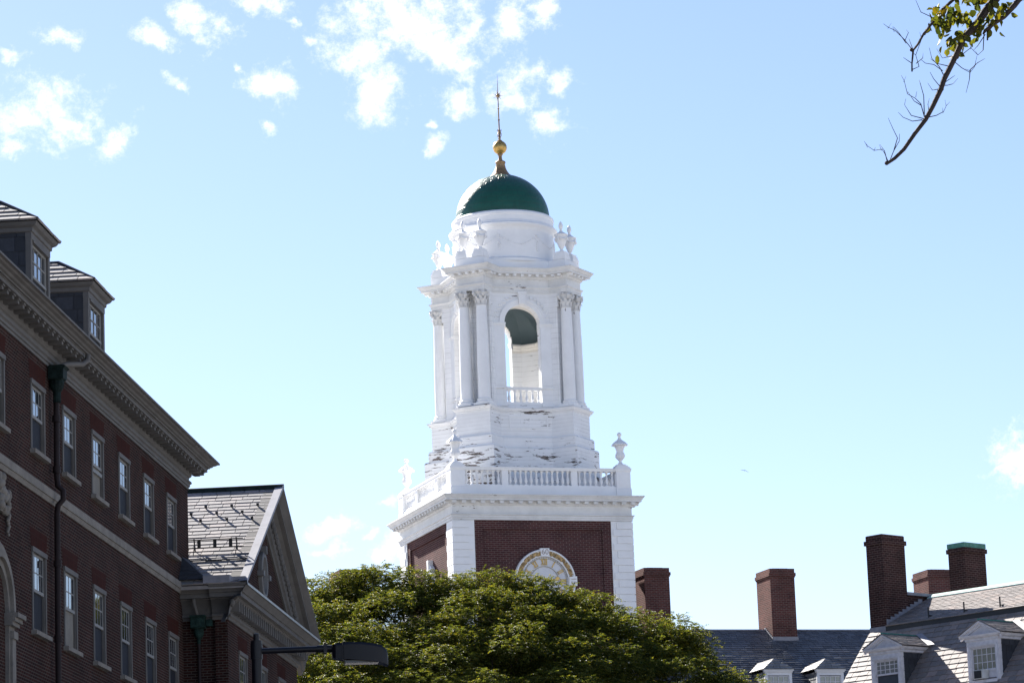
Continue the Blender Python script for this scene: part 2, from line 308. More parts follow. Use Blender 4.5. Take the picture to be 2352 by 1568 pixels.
def mat_dome():
    mt, n, l, b = new_mat('green_dome_paint')
    co = n.new('ShaderNodeTexCoord')
    z = N(n, 'ShaderNodeTexNoise', inp={'Scale': 1.2, 'Detail': 5.0}); l.new(co.outputs['Object'], z.inputs['Vector'])
    r = ramp(n, [(.3, (.006, .065, .045)), (.7, (.010, .088, .062))]); l.new(z.outputs['Fac'], r.inputs[0]); l.new(r.outputs[0], b.inputs['Base Color'])
    b.inputs['Roughness'].default_value = .40; b.inputs['Specular IOR Level'].default_value = .45
    sp = n.new('ShaderNodeSeparateXYZ'); l.new(co.outputs['Object'], sp.inputs[0])
    at = N(n, 'ShaderNodeMath', operation='ARCTAN2'); l.new(sp.outputs[0], at.inputs[0]); l.new(sp.outputs[1], at.inputs[1])
    mu = N(n, 'ShaderNodeMath', operation='MULTIPLY', inp={1: 2.11}); l.new(at.outputs[0], mu.inputs[0])
    cb = n.new('ShaderNodeCombineXYZ'); l.new(mu.outputs[0], cb.inputs[0]); l.new(sp.outputs[2], cb.inputs[1])
    pl = N(n, 'ShaderNodeTexBrick', inp={'Color1': (1, 1, 1, 1), 'Color2': (.82, .85, .84, 1), 'Mortar': (.6, .62, .62, 1), 'Scale': 1.0, 'Mortar Size': .012, 'Mortar Smooth': .6, 'Brick Width': .5, 'Row Height': .27}); l.new(cb.outputs[0], pl.inputs['Vector'])
    mx = N(n, 'ShaderNodeMixRGB', blend_type='MULTIPLY', inp={0: .8}); l.new(r.outputs[0], mx.inputs[1]); l.new(pl.outputs['Color'], mx.inputs[2]); l.new(mx.outputs[0], b.inputs['Base Color'])
    b0 = N(n, 'ShaderNodeBump', invert=True, inp={'Strength': .5, 'Distance': .03}); l.new(pl.outputs['Fac'], b0.inputs['Height'])
    br = N(n, 'ShaderNodeTexNoise', inp={'Scale': 5.5, 'Detail': 3.0, 'Roughness': .5}); l.new(co.outputs['Object'], br.inputs['Vector'])
    bp = N(n, 'ShaderNodeBump', inp={'Strength': .3, 'Distance': .05}); l.new(br.outputs['Fac'], bp.inputs['Height']); l.new(b0.outputs[0], bp.inputs['Normal']); l.new(bp.outputs[0], b.inputs['Normal'])
    return mt
DOME = mat_dome()

# ------------------------------------------------------------------ slates
def slates(mb, O, U, V, poly, expo=.29, wid=(.34, .5), th=.022, seed=1, off0=0.0, gap=.008):
    """courses of separate slates on the plane O + u U + v V, clipped to the convex polygon poly (u,v)"""
    rr = random.Random(seed); O = Vector(O); U = Vector(U).normalized(); V = Vector(V).normalized(); Nn = U.cross(V).normalized()
    us = [p[0] for p in poly]; vs = [p[1] for p in poly]; u0, u1, v0, v1 = min(us), max(us), min(vs), max(vs)
    area = sum(poly[i][0]*poly[(i+1) % len(poly)][1]-poly[(i+1) % len(poly)][0]*poly[i][1] for i in range(len(poly)))
    P = poly if area > 0 else poly[::-1]
    def clip(q):
        for i in range(len(P)):
            a, b = P[i], P[(i+1) % len(P)]; out = []
            sd = lambda p: (b[0]-a[0])*(p[1]-a[1])-(b[1]-a[1])*(p[0]-a[0])
            for j in range(len(q)):
                c, d = q[j], q[(j+1) % len(q)]; sc, sd_ = sd(c), sd(d)
                if sc >= 0: out.append(c)
                if (sc > 0) != (sd_ > 0) and abs(sc-sd_) > 1e-12:
                    t = sc/(sc-sd_); out.append((c[0]+(d[0]-c[0])*t, c[1]+(d[1]-c[1])*t))
            q = out
            if len(q) < 3: return None
        return q
    v = v0-off0
    while v < v1:
        u = u0-rr.random()*wid[1]
        while u < u1:
            w = rr.uniform(*wid); jv = rr.uniform(-.012, .012); lift = rr.uniform(0, .006)
            q = clip([(u+gap, v+jv), (u+w-gap, v+jv), (u+w-gap, v+expo+.02), (u+gap, v+expo+.02)]); u += w
            if not q: continue
            top = [O+U*a+V*b+Nn*(.004+lift+th*(1-(b-v)/expo)) for a, b in q]; bot = [O+U*a+V*b-Nn*.004 for a, b in q]
            n = len(q); mb.add(top+bot, [tuple(range(n))]+[(i, n+i, n+(i+1) % n, (i+1) % n) for i in range(n)])
        v += expo
    return mb

# ------------------------------------------------------------------ ground
g = MB(); g.add([(-1500, -600, 0), (1500, -600, 0), (1500, 2500, 0), (-1500, 2500, 0)], [(0, 1, 2, 3)])
tag(g.build('ground', GROUND), kind='structure')
g = MB(); g.box(-4.5, 3, -60, 95, -.1, .02)
tag(g.build('road', mat_plain('asphalt', (.055, .055, .058), .9, .2)), kind='structure')
g = MB(); g.box(-9, -4.5, -60, 105, -.1, .12)
tag(g.build('pavement', mat_plain('concrete_paving', (.28, .27, .25), .9, .15)), kind='structure')

# ================================================================== CLOCK TOWER
TC = (-.22, 145.97, 0); TYAW = .3163
tower = tag(empty('clock_tower', TC, TYAW), 'tall white painted clock tower with green dome on a red brick base behind the tree', 'clock tower')
# --- brick shaft with sunk panels
b = MB(); b.box(-3.92, 3.92, -3.92, 3.92, 0, 22.75)
for k in range(4):
    M = Rz(k*math.pi/2)
    b.box(-3.12, 3.12, -4.0, -3.90, 22.33, 22.74, M); b.box(-3.12, -2.69, -4.0, -3.90, 0, 22.33, M); b.box(2.69, 3.12, -4.0, -3.90, 0, 22.33, M)
b.build('brick_shaft', BRICK_T, tower)
for k in range(4):
    M = Rz(k*math.pi/2); q = MB()
    q.prism([(-4.03, -4.03), (-3.08, -4.03), (-3.08, -3.9), (-3.9, -3.9), (-3.9, -3.08), (-4.03, -3.08)], 0, 22.705, M=M)
    z = 22.66; i = 0
    while z > 8:
        w = .92 if i % 2 else .74
        x1 = -4.075; p = [(x1+.02, x1), (x1+w, x1), (x1+w, -4.0), (-4.0, -4.0), (-4.0, x1+w), (x1, x1+w), (x1, x1+.02)]
        q.prism(p, z-.283, z, M=M); z -= .313; i += 1
    q.build('corner_quoin', WHITE, tower)
def sqring(prof, h): return [[(-h-d, -h-d, z), (h+d, -h-d, z), (h+d, h+d, z), (-h-d, h+d, z)] for d, z in prof]
c = MB(); c.loft(sqring([(-.2, 22.71), (.07, 22.71), (.07, 22.81), (.10, 22.815), (.10, 22.90), (.15, 22.93), (.15, 22.96), (.05, 22.97), (.05, 23.33), (.09, 23.34), (.13, 23.39),
        (.14, 23.50), (.40, 23.52), (.40, 23.60), (.43, 23.605), (.47, 23.68), (.52, 23.73), (.52, 23.765), (.1, 23.83), (-.3, 23.83)], 4.0), True, True, True)
for k in range(4):
    M = Rz(k*math.pi/2)
    for i in range(-9, 11):
        x = (i-.5)*.424; c.box(x-.085, x+.085, -4.36, -4.13, 23.40, 23.505, M); c.box(x-.105, x+.105, -4.385, -4.13, 23.475, 23.506, M)
c.build('main_cornice', EDGE, tower)
# --- roof balustrade
BAL = [(.055, 0), (.055, .05), (.035, .07), (.035, .09), (.06, .14), (.075, .20), (.068, .27), (.045, .36), (.03, .43), (.028, .47), (.045, .49), (.045, .51), (.03, .53), (.05, .56), (.055, .6), (.055, .64)]
bal0 = None
for k in range(4):
    a = k*math.pi/2
    r = MB(); p = empty('tmp') if False else None
    r.box(-3.42, 3.42, -4.03, -3.62, 23.80, 24.16); r.box(-3.42, 3.42, -3.99, -3.66, 24.16, 24.24)
    r.box(-3.42, 3.42, -4.0, -3.65, 24.88, 24.96); r.box(-3.42, 3.42, -4.04, -3.61, 24.96, 25.01)
    for x0, x1 in ((-1.74, -1.46), (1.39, 1.67)): r.box(x0, x1, -3.96, -3.69, 24.24, 24.88)
    o = r.build('balustrade', WHITE, tower); o.rotation_euler = (0, 0, a)
    if k == 2: continue
    for g0, g1, nb in ((-3.42, -1.74, 7), (-1.46, 1.39, 12), (1.67, 3.42, 7)):
        for i in range(nb):
            x = g0+(g1-g0)*(i+.5)/nb
            if bal0 is None:
                bb = MB(); bb.lathe(BAL, 9); bb.box(-.06, .06, -.06, .06, 0, .05); bb.box(-.06, .06, -.06, .06, .595, .645)
                bal0 = bb.build('baluster', WHITE, o, True); q = bal0
            else: q = bal0.copy(); COL.objects.link(q); q.parent = o
            q.location = (x, -3.825, 24.238)
urn0 = None
for k in range(4):
    a = k*math.pi/2; sx, sy = [(-1, -1), (1, -1), (1, 1), (-1, 1)][k]
    r = MB(); cx, cy = sx*3.74, sy*3.74
    r.box(cx-.345, cx+.345, cy-.345, cy+.345, 23.80, 24.10); r.loft([[(cx-d, cy-d, z), (cx+d, cy-d, z), (cx+d, cy+d, z), (cx-d, cy+d, z)] for d, z in ((.345, 24.10), (.32, 24.16), (.32, 24.86), (.35, 24.90), (.36, 24.97), (.36, 25.03))], True, True, True)
    for (fx, fy) in ((0, -1), (0, 1), (1, 0), (-1, 0)):
        if fx: r.box(cx+fx*.315, cx+fx*.335, cy-.2, cy+.2, 24.28, 24.76)
        else: r.box(cx-.2, cx+.2, cy+fy*.315 if fy > 0 else cy-.335, cy+.335 if fy > 0 else cy-.315, 24.28, 24.76)
    r.build('corner_pedestal', WHITE, tower)
    if urn0 is None:
        u = MB()
        for h0, h1, d in ((0, .07, .31), (.07, .14, .25), (.14, .2, .18)): u.box(-d, d, -d, d, h0, h1)
        u.lathe([(.14, .2), (.10, .26), (.06, .32), (.055, .36), (.10, .38), (.10, .40)], 14)
        # gadrooned bowl and scalloped lid
        def ribbed(prof, nrib, amp, n=48):
            loops = []
            for rr, z, am in prof: loops.append([((rr*(1+am*amp*math.cos(nrib*2*math.pi*i/n)))*math.cos(2*math.pi*i/n), (rr*(1+am*amp*math.cos(nrib*2*math.pi*i/n)))*math.sin(2*math.pi*i/n), z) for i in range(n)])
            return loops
        u.loft(ribbed([(.09, .40, 0), (.17, .48, 1), (.205, .56, 1), (.20, .64, 1), (.165, .72, .5), (.15, .76, 0), (.155, .82, .6), (.18, .92, 1), (.225, 1.0, 1), (.24, 1.02, 1)], 12, .05), True, True, True)
        u.loft(ribbed([(.25, 1.02, 1), (.33, 1.03, 1), (.345, 1.06, 1), (.30, 1.12, 1), (.22, 1.2, .8), (.14, 1.26, .4), (.08, 1.32, 0), (.06, 1.38, 0), (.05, 1.42, 0), (.05, 1.44, 0)], 12, .06), True, True, True)
        u.ball((0, 0, 1.52), .1, n=14, k=8)
        urn0 = u.build('corner_urn', WHITE, tower, True, angle=50); q = urn0
    else: q = urn0.copy(); COL.objects.link(q)
    q.location = (cx, cy, 25.03)
# --- octagonal lantern with stepped-out corner piers
def plan(rc, rd, w, z):
    pts = []
    for k in range(4):
        a = -math.pi/4+k*math.pi/2; n = Vector((math.cos(a), math.sin(a))); t = Vector((-n.y, n.x))
        def meet(p, ax, val):   # walk inward along -n until the flat face
            s = (p[ax]-val)/n[ax]; return p-n*s
        p0, p1 = n*rd-t*w, n*rd+t*w
        # first corner neighbours face k (a-45deg), second face k+1
        f0 = a-math.pi/4; f1 = a+math.pi/4
        def axval(f): 
            cx, cy = round(math.cos(f)), round(math.sin(f)); return (0, cx*rc) if cx else (1, cy*rc)
        i0 = meet(p0, *axval(f0)); i1 = meet(p1, *axval(f1))
        pts += [(i0.x, i0.y, z), (p0.x, p0.y, z), (p1.x, p1.y, z), (i1.x, i1.y, z)]
    return pts
def octring(prof, rc, rd, w): return [plan(rc+d, rd+d, w+d, z) for d, z in prof]
b = MB()
b.loft(octring([(.27, 23.8), (.27, 26.08), (.22, 26.14), (.13, 26.14), (.13, 26.56), (.08, 26.64), (0, 26.64), (0, 27.66), (.03, 27.68), (.03, 27.72), (.10, 27.78), (.13, 27.84), (.15, 27.85), (.15, 27.90), (-.1, 27.95), (-1.2, 27.95)], 2.33, 3.5, .82), True, True, True)
b.build('lantern_base', PEEL, tower)
p = MB()
for k in range(4):
    M = Rz(k*math.pi/2)
    p.box(-.80, .98, -2.36, -2.32, 27.50, 27.56, M); p.box(-.80, .98, -2.36, -2.32, 27.0, 27.05, M); p.box(-.80, -.74, -2.36, -2.32, 27.05, 27.50, M); p.box(.92, .98, -2.36, -2.32, 27.05, 27.50, M)
p.build('sunk_panel_moulding', WHITE, tower)
# walls with arched openings
A_W, SPR, SILL, ZT, TH0, TH1 = .81, 31.72, 28.1, 33.1, 2.2, 1.85
wall_half = 1.28
opening = [(-A_W, SILL)]+[(-A_W, SPR)]+[(x, z) for x, z in arc((0, SPR), A_W, math.pi, 0, 20)][1:-1]+[(A_W, SPR), (A_W, SILL)]
def arch_wall(mb, op, half, z0, z1, y0, y1):
    def outp(x, z):
        if z <= SPR+1e-6: return (-half if x < 0 else half, z)
        t = math.atan2(z-SPR, x); # radial to box
        dx, dz = math.cos(t), math.sin(t); s = min(half/abs(dx) if abs(dx) > 1e-6 else 9e9, (z1-SPR)/dz); return (dx*s, SPR+dz*s)
    pin, pout = op, [outp(*q) for q in op]
    # add box corners by splitting
    loops = []
    for y in (y0, y1): loops.append(([(x, y, z) for x, z in pin], [(x, y, z) for x, z in pout]))
    n = len(op); (i0, o0), (i1, o1) = loops
    vs = i0+o0+i1+o1; fs = []
    for k in range(n-1):
        fs += [(k, k+1, n+k+1, n+k), (2*n+k, 3*n+k, 3*n+k+1, 2*n+k+1), (k, 2*n+k, 2*n+k+1, k+1)]
    mb.add(vs, fs)
    # corner fillers where the outline jumps from side to top
    for k in range(n-1):
        a, c_ = pout[k], pout[k+1]
        if abs(a[0]) == half and abs(c_[1]-z1) < 1e-6 and abs(a[1]-z1) > 1e-6: cr = (a[0], z1)
        elif abs(c_[0]) == half and abs(a[1]-z1) < 1e-6 and abs(c_[1]-z1) > 1e-6: cr = (c_[0], z1)
        else: continue
        for y in (y0, y1): mb.add([(a[0], y, a[1]), (c_[0], y, c_[1]), (cr[0], y, cr[1])], [(0, 1, 2)])
    mb.box(-half, half, y0, y1, z0, SILL) if z0 < SILL-.01 else None
wall0 = None; lbal = None
for k in range(4):
    a = k*math.pi/2
    w = MB(); arch_wall(w, opening, wall_half, 27.95, ZT, -TH0, -TH1); o = w.build('arched_wall', BOARD, tower); o.rotation_euler = (0, 0, a)
    t = MB()   # archivolt, imposts, keystone, spandrel leaves
    for r0, r1, y in ((.81, .90, -2.235), (.90, 1.0, -2.255), (1.0, 1.06, -2.285)):
        A0, A1 = arc((0, SPR), r0, 0, math.pi, 24), arc((0, SPR), r1, 0, math.pi, 24)
        t.loft([[(x, -2.19, z) for x, z in A0], [(x, y, z) for x, z in A0], [(x, y, z) for x, z in A1], [(x, -2.19, z) for x, z in A1]], False)
    for s in (-1, 1):
        for z0, z1, e in ((31.53, 31.60, .02), (31.60, 31.66, .05), (31.66, 31.72, .09)):
            x0, x1 = sorted((s*(A_W-.03), s*1.37)); t.box(x0-(e if s < 0 else 0), x1+(e if s > 0 else 0), -2.22-e, -1.88, z0, z1)
        x0, x1 = sorted((s*.83, s*1.36)); t.box(x0, x1, -2.23, -2.19, 28.95, 31.53)
        x0, x1 = sorted((s*.80, s*1.40)); t.box(x0, x1, -2.27, -2.19, 28.80, 28.88); t.box(x0, x1, -2.25, -2.19, 28.0, 28.12)
        for j in range(7):
            th = R(90-s*(22+j*9)); rr = 1.2+.04*(j % 2); t.ball((rr*math.cos(th), -2.22, SPR+rr*math.sin(th)), .075-.004*j, 1.15, .7, .9, 8, 5)
            t.ball((rr*1.05*math.cos(th+.05), -2.22, SPR+rr*1.05*math.sin(th+.05)), .045, 1, .7, 1, 6, 4)
    t.prism([(-.13, 32.55), (.13, 32.55), (.17, 33.07), (-.17, 33.07)], -2.37, -2.19, 'y'); t.box(-.2, .2, -2.40, -2.19, 33.0, 33.09)
    t.box(-.05, .05, -2.395, -2.35, 32.6, 32.98)
    t.build('arch_trim', WHITE, o, True, angle=35)
    r = MB(); r.box(-A_W, A_W, -2.18, -1.95, 28.80, 28.87); r.box(-A_W, A_W, -2.15, -1.98, 28.74, 28.80); r.box(-A_W, A_W, -2.19, -1.92, 28.06, 28.2)
    rb = r.build('opening_rail', WHITE, o)
    if k == 2: continue
    for i in range(6):
        if lbal is None:
            bb = MB(); bb.lathe([(rr, z*.86) for rr, z in BAL], 9); bb.box(-.06, .06, -.06, .06, 0, .04); bb.box(-.06, .06, -.06, .06, .51, .55); lbal = bb.build('opening_baluster', WHITE, o, True); q = lbal
        else: q = lbal.copy(); COL.objects.link(q); q.parent = o
        q.location = (-.81+1.62*(i+.5)/6, -2.06, 28.195)
for k in range(4):
    q = MB(); M = Rz(k*math.pi/2)
    q.prism([(1.275, -2.2), (1.478, -2.41), (2.41, -1.478), (2.2, -1.275), (1.85, -1.26), (1.26, -1.85)], 27.95, 33.1, M=M)
    # flat pilasters behind the two columns
    D = Matrix(((math.cos(-math.pi/4), -math.sin(-math.pi/4), 0, 0), (math.sin(-math.pi/4), math.cos(-math.pi/4), 0, 0), (0, 0, 1, 0), (0, 0, 0, 1)))
    for s in (-.43, .43):
        q.box(2.72, 2.84, s-.2, s+.2, 27.95, 32.45, M@D); q.box(2.72, 2.90, s-.24, s+.24, 27.95, 28.15, M@D); q.box(2.72, 2.90, s-.24, s+.24, 32.45, 33.08, M@D)
    q.build('corner_pier', BOARD, tower)
q = MB(); q.loft(octring([(0, 27.951), (0, 27.99)], 1.9, 2.0, .6), True, True, True); q.build('lantern_floor', INNER, tower)
# inner lining: octagonal cornice and ceiling vault
octo = lambda rc, z, n=8: None
def inner(rc, rd, z):
    # irregular octagon: flats at rc, diagonals at rd
    h = rd*math.sqrt(2)-rc; pts = [(rc, -h), (rc, h), (h, rc), (-h, rc), (-rc, h), (-rc, -h), (-h, -rc), (h, -rc)]; return [(x, y, z) for x, y in pts]
ic = MB()
for (rc, rd, z0) in ((1.85, 2.2, 31.0),):
    ph = rd*math.sqrt(2)-rc
    for k in range(4):
        M = Rz(k*math.pi/2)
        # on the piers and as far as each opening's jamb
        A = [(1.84, -1.27), (1.27, -1.84), (A_W+.03, -1.84)]; B = [(1.84-.16, -A_W-.03)]
        path = [(A_W+.02, -1.855), (1.27, -1.855), (1.855, -1.27), (1.855, -A_W-.02)]
        cc = Vector((0, 0))
        def off(d): 
            e = d*.4142; return [(A_W+.02, -1.855+d), (1.27-e, -1.855+d), (1.855-d, -1.27+e), (1.855-d, -A_W-.02)]
        loops = [[tuple((M @ Vector((x, y, z)))) for x, y in off(d)] for d, z in ((-.02, 31.2), (.03, 31.2), (.04, 31.3), (.10, 31.36), (.12, 31.44), (.16, 31.48), (.16, 31.55), (-.02, 31.57))]
        ic = MB(); ic.loft(loops, False); ic.build('inner_cornice', INNER, tower)
cl = MB(); loops = []
def vault_t(z): return math.asin(min(max((z-31.56)/1.50, 0), 1))
base = inner(1.852, 2.2, 0); ring_ = []
for i in range(8):
    p0, p1 = Vector(base[i]), Vector(base[(i+1) % 8]); m_ = 36 if i % 2 == 0 else 6
    ring_ += [p0.lerp(p1, j/m_) for j in range(m_)]
zs = [31.56+.03*i for i in range(34)]+[32.7, 32.85, 32.95, 33.02, 33.05, 33.06]
for z in zs:
    f_ = max(math.cos(vault_t(z)), .02); loops.append([(p.x*f_, p.y*f_, z) for p in ring_])
cl.loft(loops, True, False, True)
def in_arch(f):
    c_ = [sum(cl.v[i][k] for i in f)/len(f) for k in range(3)]
    if len(f) > 4 or abs(abs(c_[0])-abs(c_[1])) < .25: return False
    u_ = min(abs(c_[0]), abs(c_[1])); return u_ < A_W and c_[2] < SPR+math.sqrt(A_W**2-u_**2)-.0
cl.f = [f for f in cl.f if not in_arch(f)]
bl_ = MB()
for k in range(4):
    M = Rz(k*math.pi/2); L0 = []; L1 = []
    for x, z in opening[1:-1]:
        L0.append(M @ Vector((x, -1.86, z))); L1.append(M @ Vector((x, -1.852*math.cos(vault_t(z))-.0, z)))
    bl_ = MB(); bl_.loft([L0, L1], False); bl_.build('arch_reveal', INNER, tower)
cl.build('lantern_ceiling', CEIL, tower, True, angle=25)
# columns
def capital(mb, z0, h, r):
    mb.lathe([(r*1.10, z0-.03), (r*1.12, z0), (r*1.02, z0+.02), (r*.98, z0+.05), (r*1.0, z0+h*.55), (r*1.15, z0+h*.75), (r*1.35, z0+h*.86), (r*1.2, z0+h*.88)], 16)
    for row, (zb, hh, rr, n, ph) in enumerate(((.02, .36, 1.04, 8, 0), (.2, .38, 1.10, 8, math.pi/8))):
        for i in range(n):
            a = 2*math.pi*i/n+ph; M = Rz(a); w = r*.34
            pr = [(rr*r, zb*h), (rr*r*1.05, (zb+hh*.5)*h), (rr*r*1.18, (zb+hh*.85)*h), (rr*r*1.42, (zb+hh)*h), (rr*r*1.48, (zb+hh*.86)*h)]
            ws = (1, 1.05, .85, .55, .25); fl = []
            for (x, z), k in zip(pr, ws): fl += [M @ Vector((x, -w*k, z0+z)), M @ Vector((x+.02, 0, z0+z+.01)), M @ Vector((x, w*k, z0+z))]
            mb.add(fl, [(3*j+s, 3*j+s+1, 3*j+s+4, 3*j+s+3) for j in range(4) for s in (0, 1)])
    for i in range(4):
        a = math.pi/4+i*math.pi/2; c_, s_ = math.cos(a), math.sin(a)
        for rad, zz in ((r*1.5, h*.78), (r*1.25, h*.66)): mb.ball((c_*rad, s_*rad, z0+zz), .085, 1, 1, 1.1, 8, 5)
        mb.ball((math.cos(a+math.pi/4)*r*1.32, math.sin(a+math.pi/4)*r*1.32, z0+h*.9), .06, n=7, k=4)
    ab = []
    for i in range(4):
        a0 = math.pi/4+i*math.pi/2; p0 = Vector((math.cos(a0), math.sin(a0)))*r*1.78; p1 = Vector((math.cos(a0+math.pi/2), math.sin(a0+math.pi/2)))*r*1.78
        for j in range(5):
            t = j/5; q = p0.lerp(p1, t); m_ = 1-.22*math.sin(math.pi*t); ab.append((q.x*m_, q.y*m_))
    mb.prism(ab, z0+h*.86, z0+h*.93); mb.prism([(x*1.05, y*1.05) for x, y in ab], z0+h*.93, z0+h)
col0 = None
for k in range(4):
    a = -math.pi/4+k*math.pi/2; n = Vector((math.cos(a), math.sin(a))); t = Vector((-n.y, n.x))
    for s in (-.43, .43):
        ps = n*3.19+t*s
        if col0 is None:
            sh = MB(); hs = 32.40-28.27
            sh.lathe([(.272-.048*max(0, (i/10-.25)/.75)**1.6, .32+(hs)*i/10) for i in range(11)], 18)
            col0 = sh.build('lantern_column', COLW, tower, True)
            bs = MB(); bs.box(-.36, .36, -.36, .36, 0, .09); bs.lathe([(.36, .09), (.375, .13), (.36, .17), (.31, .18), (.30, .21), (.33, .23), (.335, .26), (.32, .28), (.285, .29), (.272, .33)], 18)
            bs.build('column_base', COLW, col0, True)
            cp = MB(); capital(cp, 4.44, .66, .225); cp.build('capital', CAPW, col0, True, angle=50)
            q = col0
        else: q = dup(col0, parent=tower)
        q.location = (ps.x, ps.y, 27.95); q.rotation_euler = (0, 0, a)
# entablature
e = MB(); e.loft(octring([(-.5, 33.06), (.0, 33.06), (.0, 33.14), (.02, 33.145), (.02, 33.23), (.07, 33.28), (.08, 33.33), (-.01, 33.34), (-.01, 33.66), (.03, 33.67), (.06, 33.73), (.07, 33.84), (.33, 33.86), (.33, 33.95), (.36, 33.96), (.40, 34.03), (.45, 34.08), (.45, 34.12), (.1, 34.17), (-.6, 34.17)], 2.25, 3.40, .69), True, True, True)
e.build('lantern_cornice', EDGE, tower)
for k in range(4):
    e = MB(); M = Rz(k*math.pi/2)
    for i in range(-3, 4): x = i*.345; e.box(x-.06, x+.06, -2.25-.28, -2.25-.05, 33.76, 33.845, M); e.box(x-.075, x+.075, -2.25-.30, -2.25-.05, 33.822, 33.848, M)
    e.build('modillion_course', WHITE, tower); e = MB(); D = M @ Rz(-math.pi/4)
    for i in range(-2, 3): y = i*.345; e.box(3.42, 3.40+.28, y-.06, y+.06, 33.76, 33.845, D); e.box(3.45, 3.40+.30, y-.075, y+.075, 33.822, 33.848, D)
    for s in (-1, 1):
        for x in (3.15, 2.85): y0, y1 = sorted((s*.73, s*.98)); e.box(x-.06, x+.06, y0, y1, 33.76, 33.845, D)
    e.build('modillion_course', WHITE, tower)
e = MB(); e.loft(octring([(0, 34.15), (0, 34.52), (-.03, 34.55), (-.5, 34.55)], 2.28, 3.36, .70), True, True, True); e.build('attic', WHITE, tower)
# urns of the lantern
u0 = None
for k in range(4):
    a = -math.pi/4+k*math.pi/2; n = Vector((math.cos(a), math.sin(a))); t = Vector((-n.y, n.x))
    for s in (-.42, .42):
        ps = n*3.08+t*s
        if u0 is None:
            u = MB()
            for d, h0, h1 in ((.265, 0, .14), (.235, .14, .24), (.20, .24, .33)): u.box(-d, d, -d, d, h0, h1)
            u.lathe([(.13, .33), (.12, .36), (.06, .41), (.055, .45), (.09, .48), (.13, .56), (.2, .74), (.24, .90), (.25, .98), (.28, 1.0), (.29, 1.04), (.24, 1.06), (.18, 1.10), (.09, 1.15), (.06, 1.2), (.05, 1.27), (.07, 1.30), (.095, 1.37), (.09, 1.44), (.055, 1.53), (.005, 1.60)], 18)
            for i in range(4):
                b0 = i*math.pi/2
                u.tube([((.235+.045*math.sin(math.pi*j/6))*math.cos(b0+j/6*math.pi/2), (.235+.045*math.sin(math.pi*j/6))*math.sin(b0+j/6*math.pi/2), .95-.13*math.sin(math.pi*j/6)) for j in range(7)], [.018+.02*math.sin(math.pi*j/6) for j in range(7)], 5)
                u.tube([(.26*math.cos(b0), .26*math.sin(b0), .98), (.27*math.cos(b0), .27*math.sin(b0), .86), (.24*math.cos(b0), .24*math.sin(b0), .74)], [.03, .04, .015], 5)
            u0 = u.build('lantern_urn', WHITE, tower, True, angle=50); q = u0
        else: q = u0.copy(); COL.objects.link(q)
        q.location = (ps.x, ps.y, 34.55); q.rotation_euler = (0, 0, a); q.scale = (1.06, 1.06, 1.10)
d = MB(); d.lathe([(2.42, 34.5), (2.42, 34.62), (2.32, 34.68), (2.25, 34.72), (2.25, 35.95), (2.28, 36.0), (2.30, 36.06), (2.40, 36.14), (2.43, 36.17), (2.43, 36.24), (2.33, 36.30), (2.30, 36.38), (2.26, 36.40), (2.26, 36.62), (2.285, 36.66), (2.285, 36.76), (2.2, 36.84), (2.0, 36.86)], 96)
d.build('drum', WHITE, tower, True, angle=28)
rr = random.Random(3)
nf = 8
for k in range(nf):
    fz = MB(); a0 = -math.pi/2+(k+.5)*2*math.pi/nf
    for j in range(17):
        t_ = j/16; a = a0+t_*2*math.pi/nf*.86+.055; z = 35.62-.34*math.sin(math.pi*t_)+rr.uniform(-.02, .02); fz.ball((2.262*math.cos(a), 2.262*math.sin(a), z), rr.uniform(.018, .038), n=6, k=4)
    for j in range(9):
        a = a0+rr.uniform(-.025, .025); fz.ball((2.26*math.cos(a), 2.26*math.sin(a), 35.72-j*.085), rr.uniform(.03, .06), n=6, k=4)
    fz.build('drum_festoon', WHITE, tower, True, angle=70)
dm = MB(); dm.lathe([(2.11*math.cos(i/24*math.pi/2*.92), 36.83+2.11*math.sin(i/24*math.pi/2*.92)) for i in range(25)], 96); dm.build('dome', DOME, tower, True, angle=80)
f = MB(); f.lathe([(.56, 38.83), (.53, 38.88), (.40, 38.98), (.30, 39.12), (.235, 39.28), (.20, 39.46), (.21, 39.48), (.23, 39.52), (.23, 39.56), (.19, 39.60), (.11, 39.63), (.085, 39.72), (.075, 39.82), (.09, 39.87), (.12, 39.90), (.12, 39.93), (.06, 39.95)], 24)
fin = f.build('finial', GOLDW, tower, True, angle=50)
f = MB(); f.ball((0, 0, 40.235), .317, n=28, k=16); f.build('gilded_ball', GOLD, fin, True, angle=80)
f = MB(); f.lathe([(.12, 40.53), (.12, 40.56), (.05, 40.60), (.06, 40.66), (.06, 40.70), (.045, 40.72), (.05, 40.9), (.055, 41.02), (.035, 41.06), (.032, 41.5), (.05, 41.5), (.05, 41.54), (.03, 41.55), (.028, 42.02), (.045, 42.03), (.045, 42.06), (.026, 42.07), (.022, 42.6), (.02, 42.75), (.014, 43.1), (.003, 43.64)], 10)
for k in range(4):
    a = k*math.pi/2+.6; pth = [(.05, 40.72), (.11, 40.76), (.12, 40.84), (.07, 40.95), (.06, 41.02), (.10, 41.06), (.13, 41.03), (.125, 40.99)]
    f.tube([(r_*math.cos(a), r_*math.sin(a), z) for r_, z in pth], .011, 5)
f.build('spire_rod', GOLDW, fin, True, angle=50)
f = MB(); f.ball((0, 0, 42.655), .085, n=12, k=8)
for k in range(14):
    a = k*2*math.pi/14; L = .26 if k % 2 == 0 else .16
    f.tube([(math.cos(a)*.05*1, 0, 42.655+math.sin(a)*.05), (math.cos(a)*L*.5, 0, 42.655+math.sin(a)*L*.5), (math.cos(a)*L, 0, 42.655+math.sin(a)*L)], [.022, .012, .002], 5)
st = f.build('star', GOLDW, fin, True); st.rotation_euler = (0, 0, -TYAW)
f = MB()
va = Matrix.Rotation(R(72), 4, 'Z')
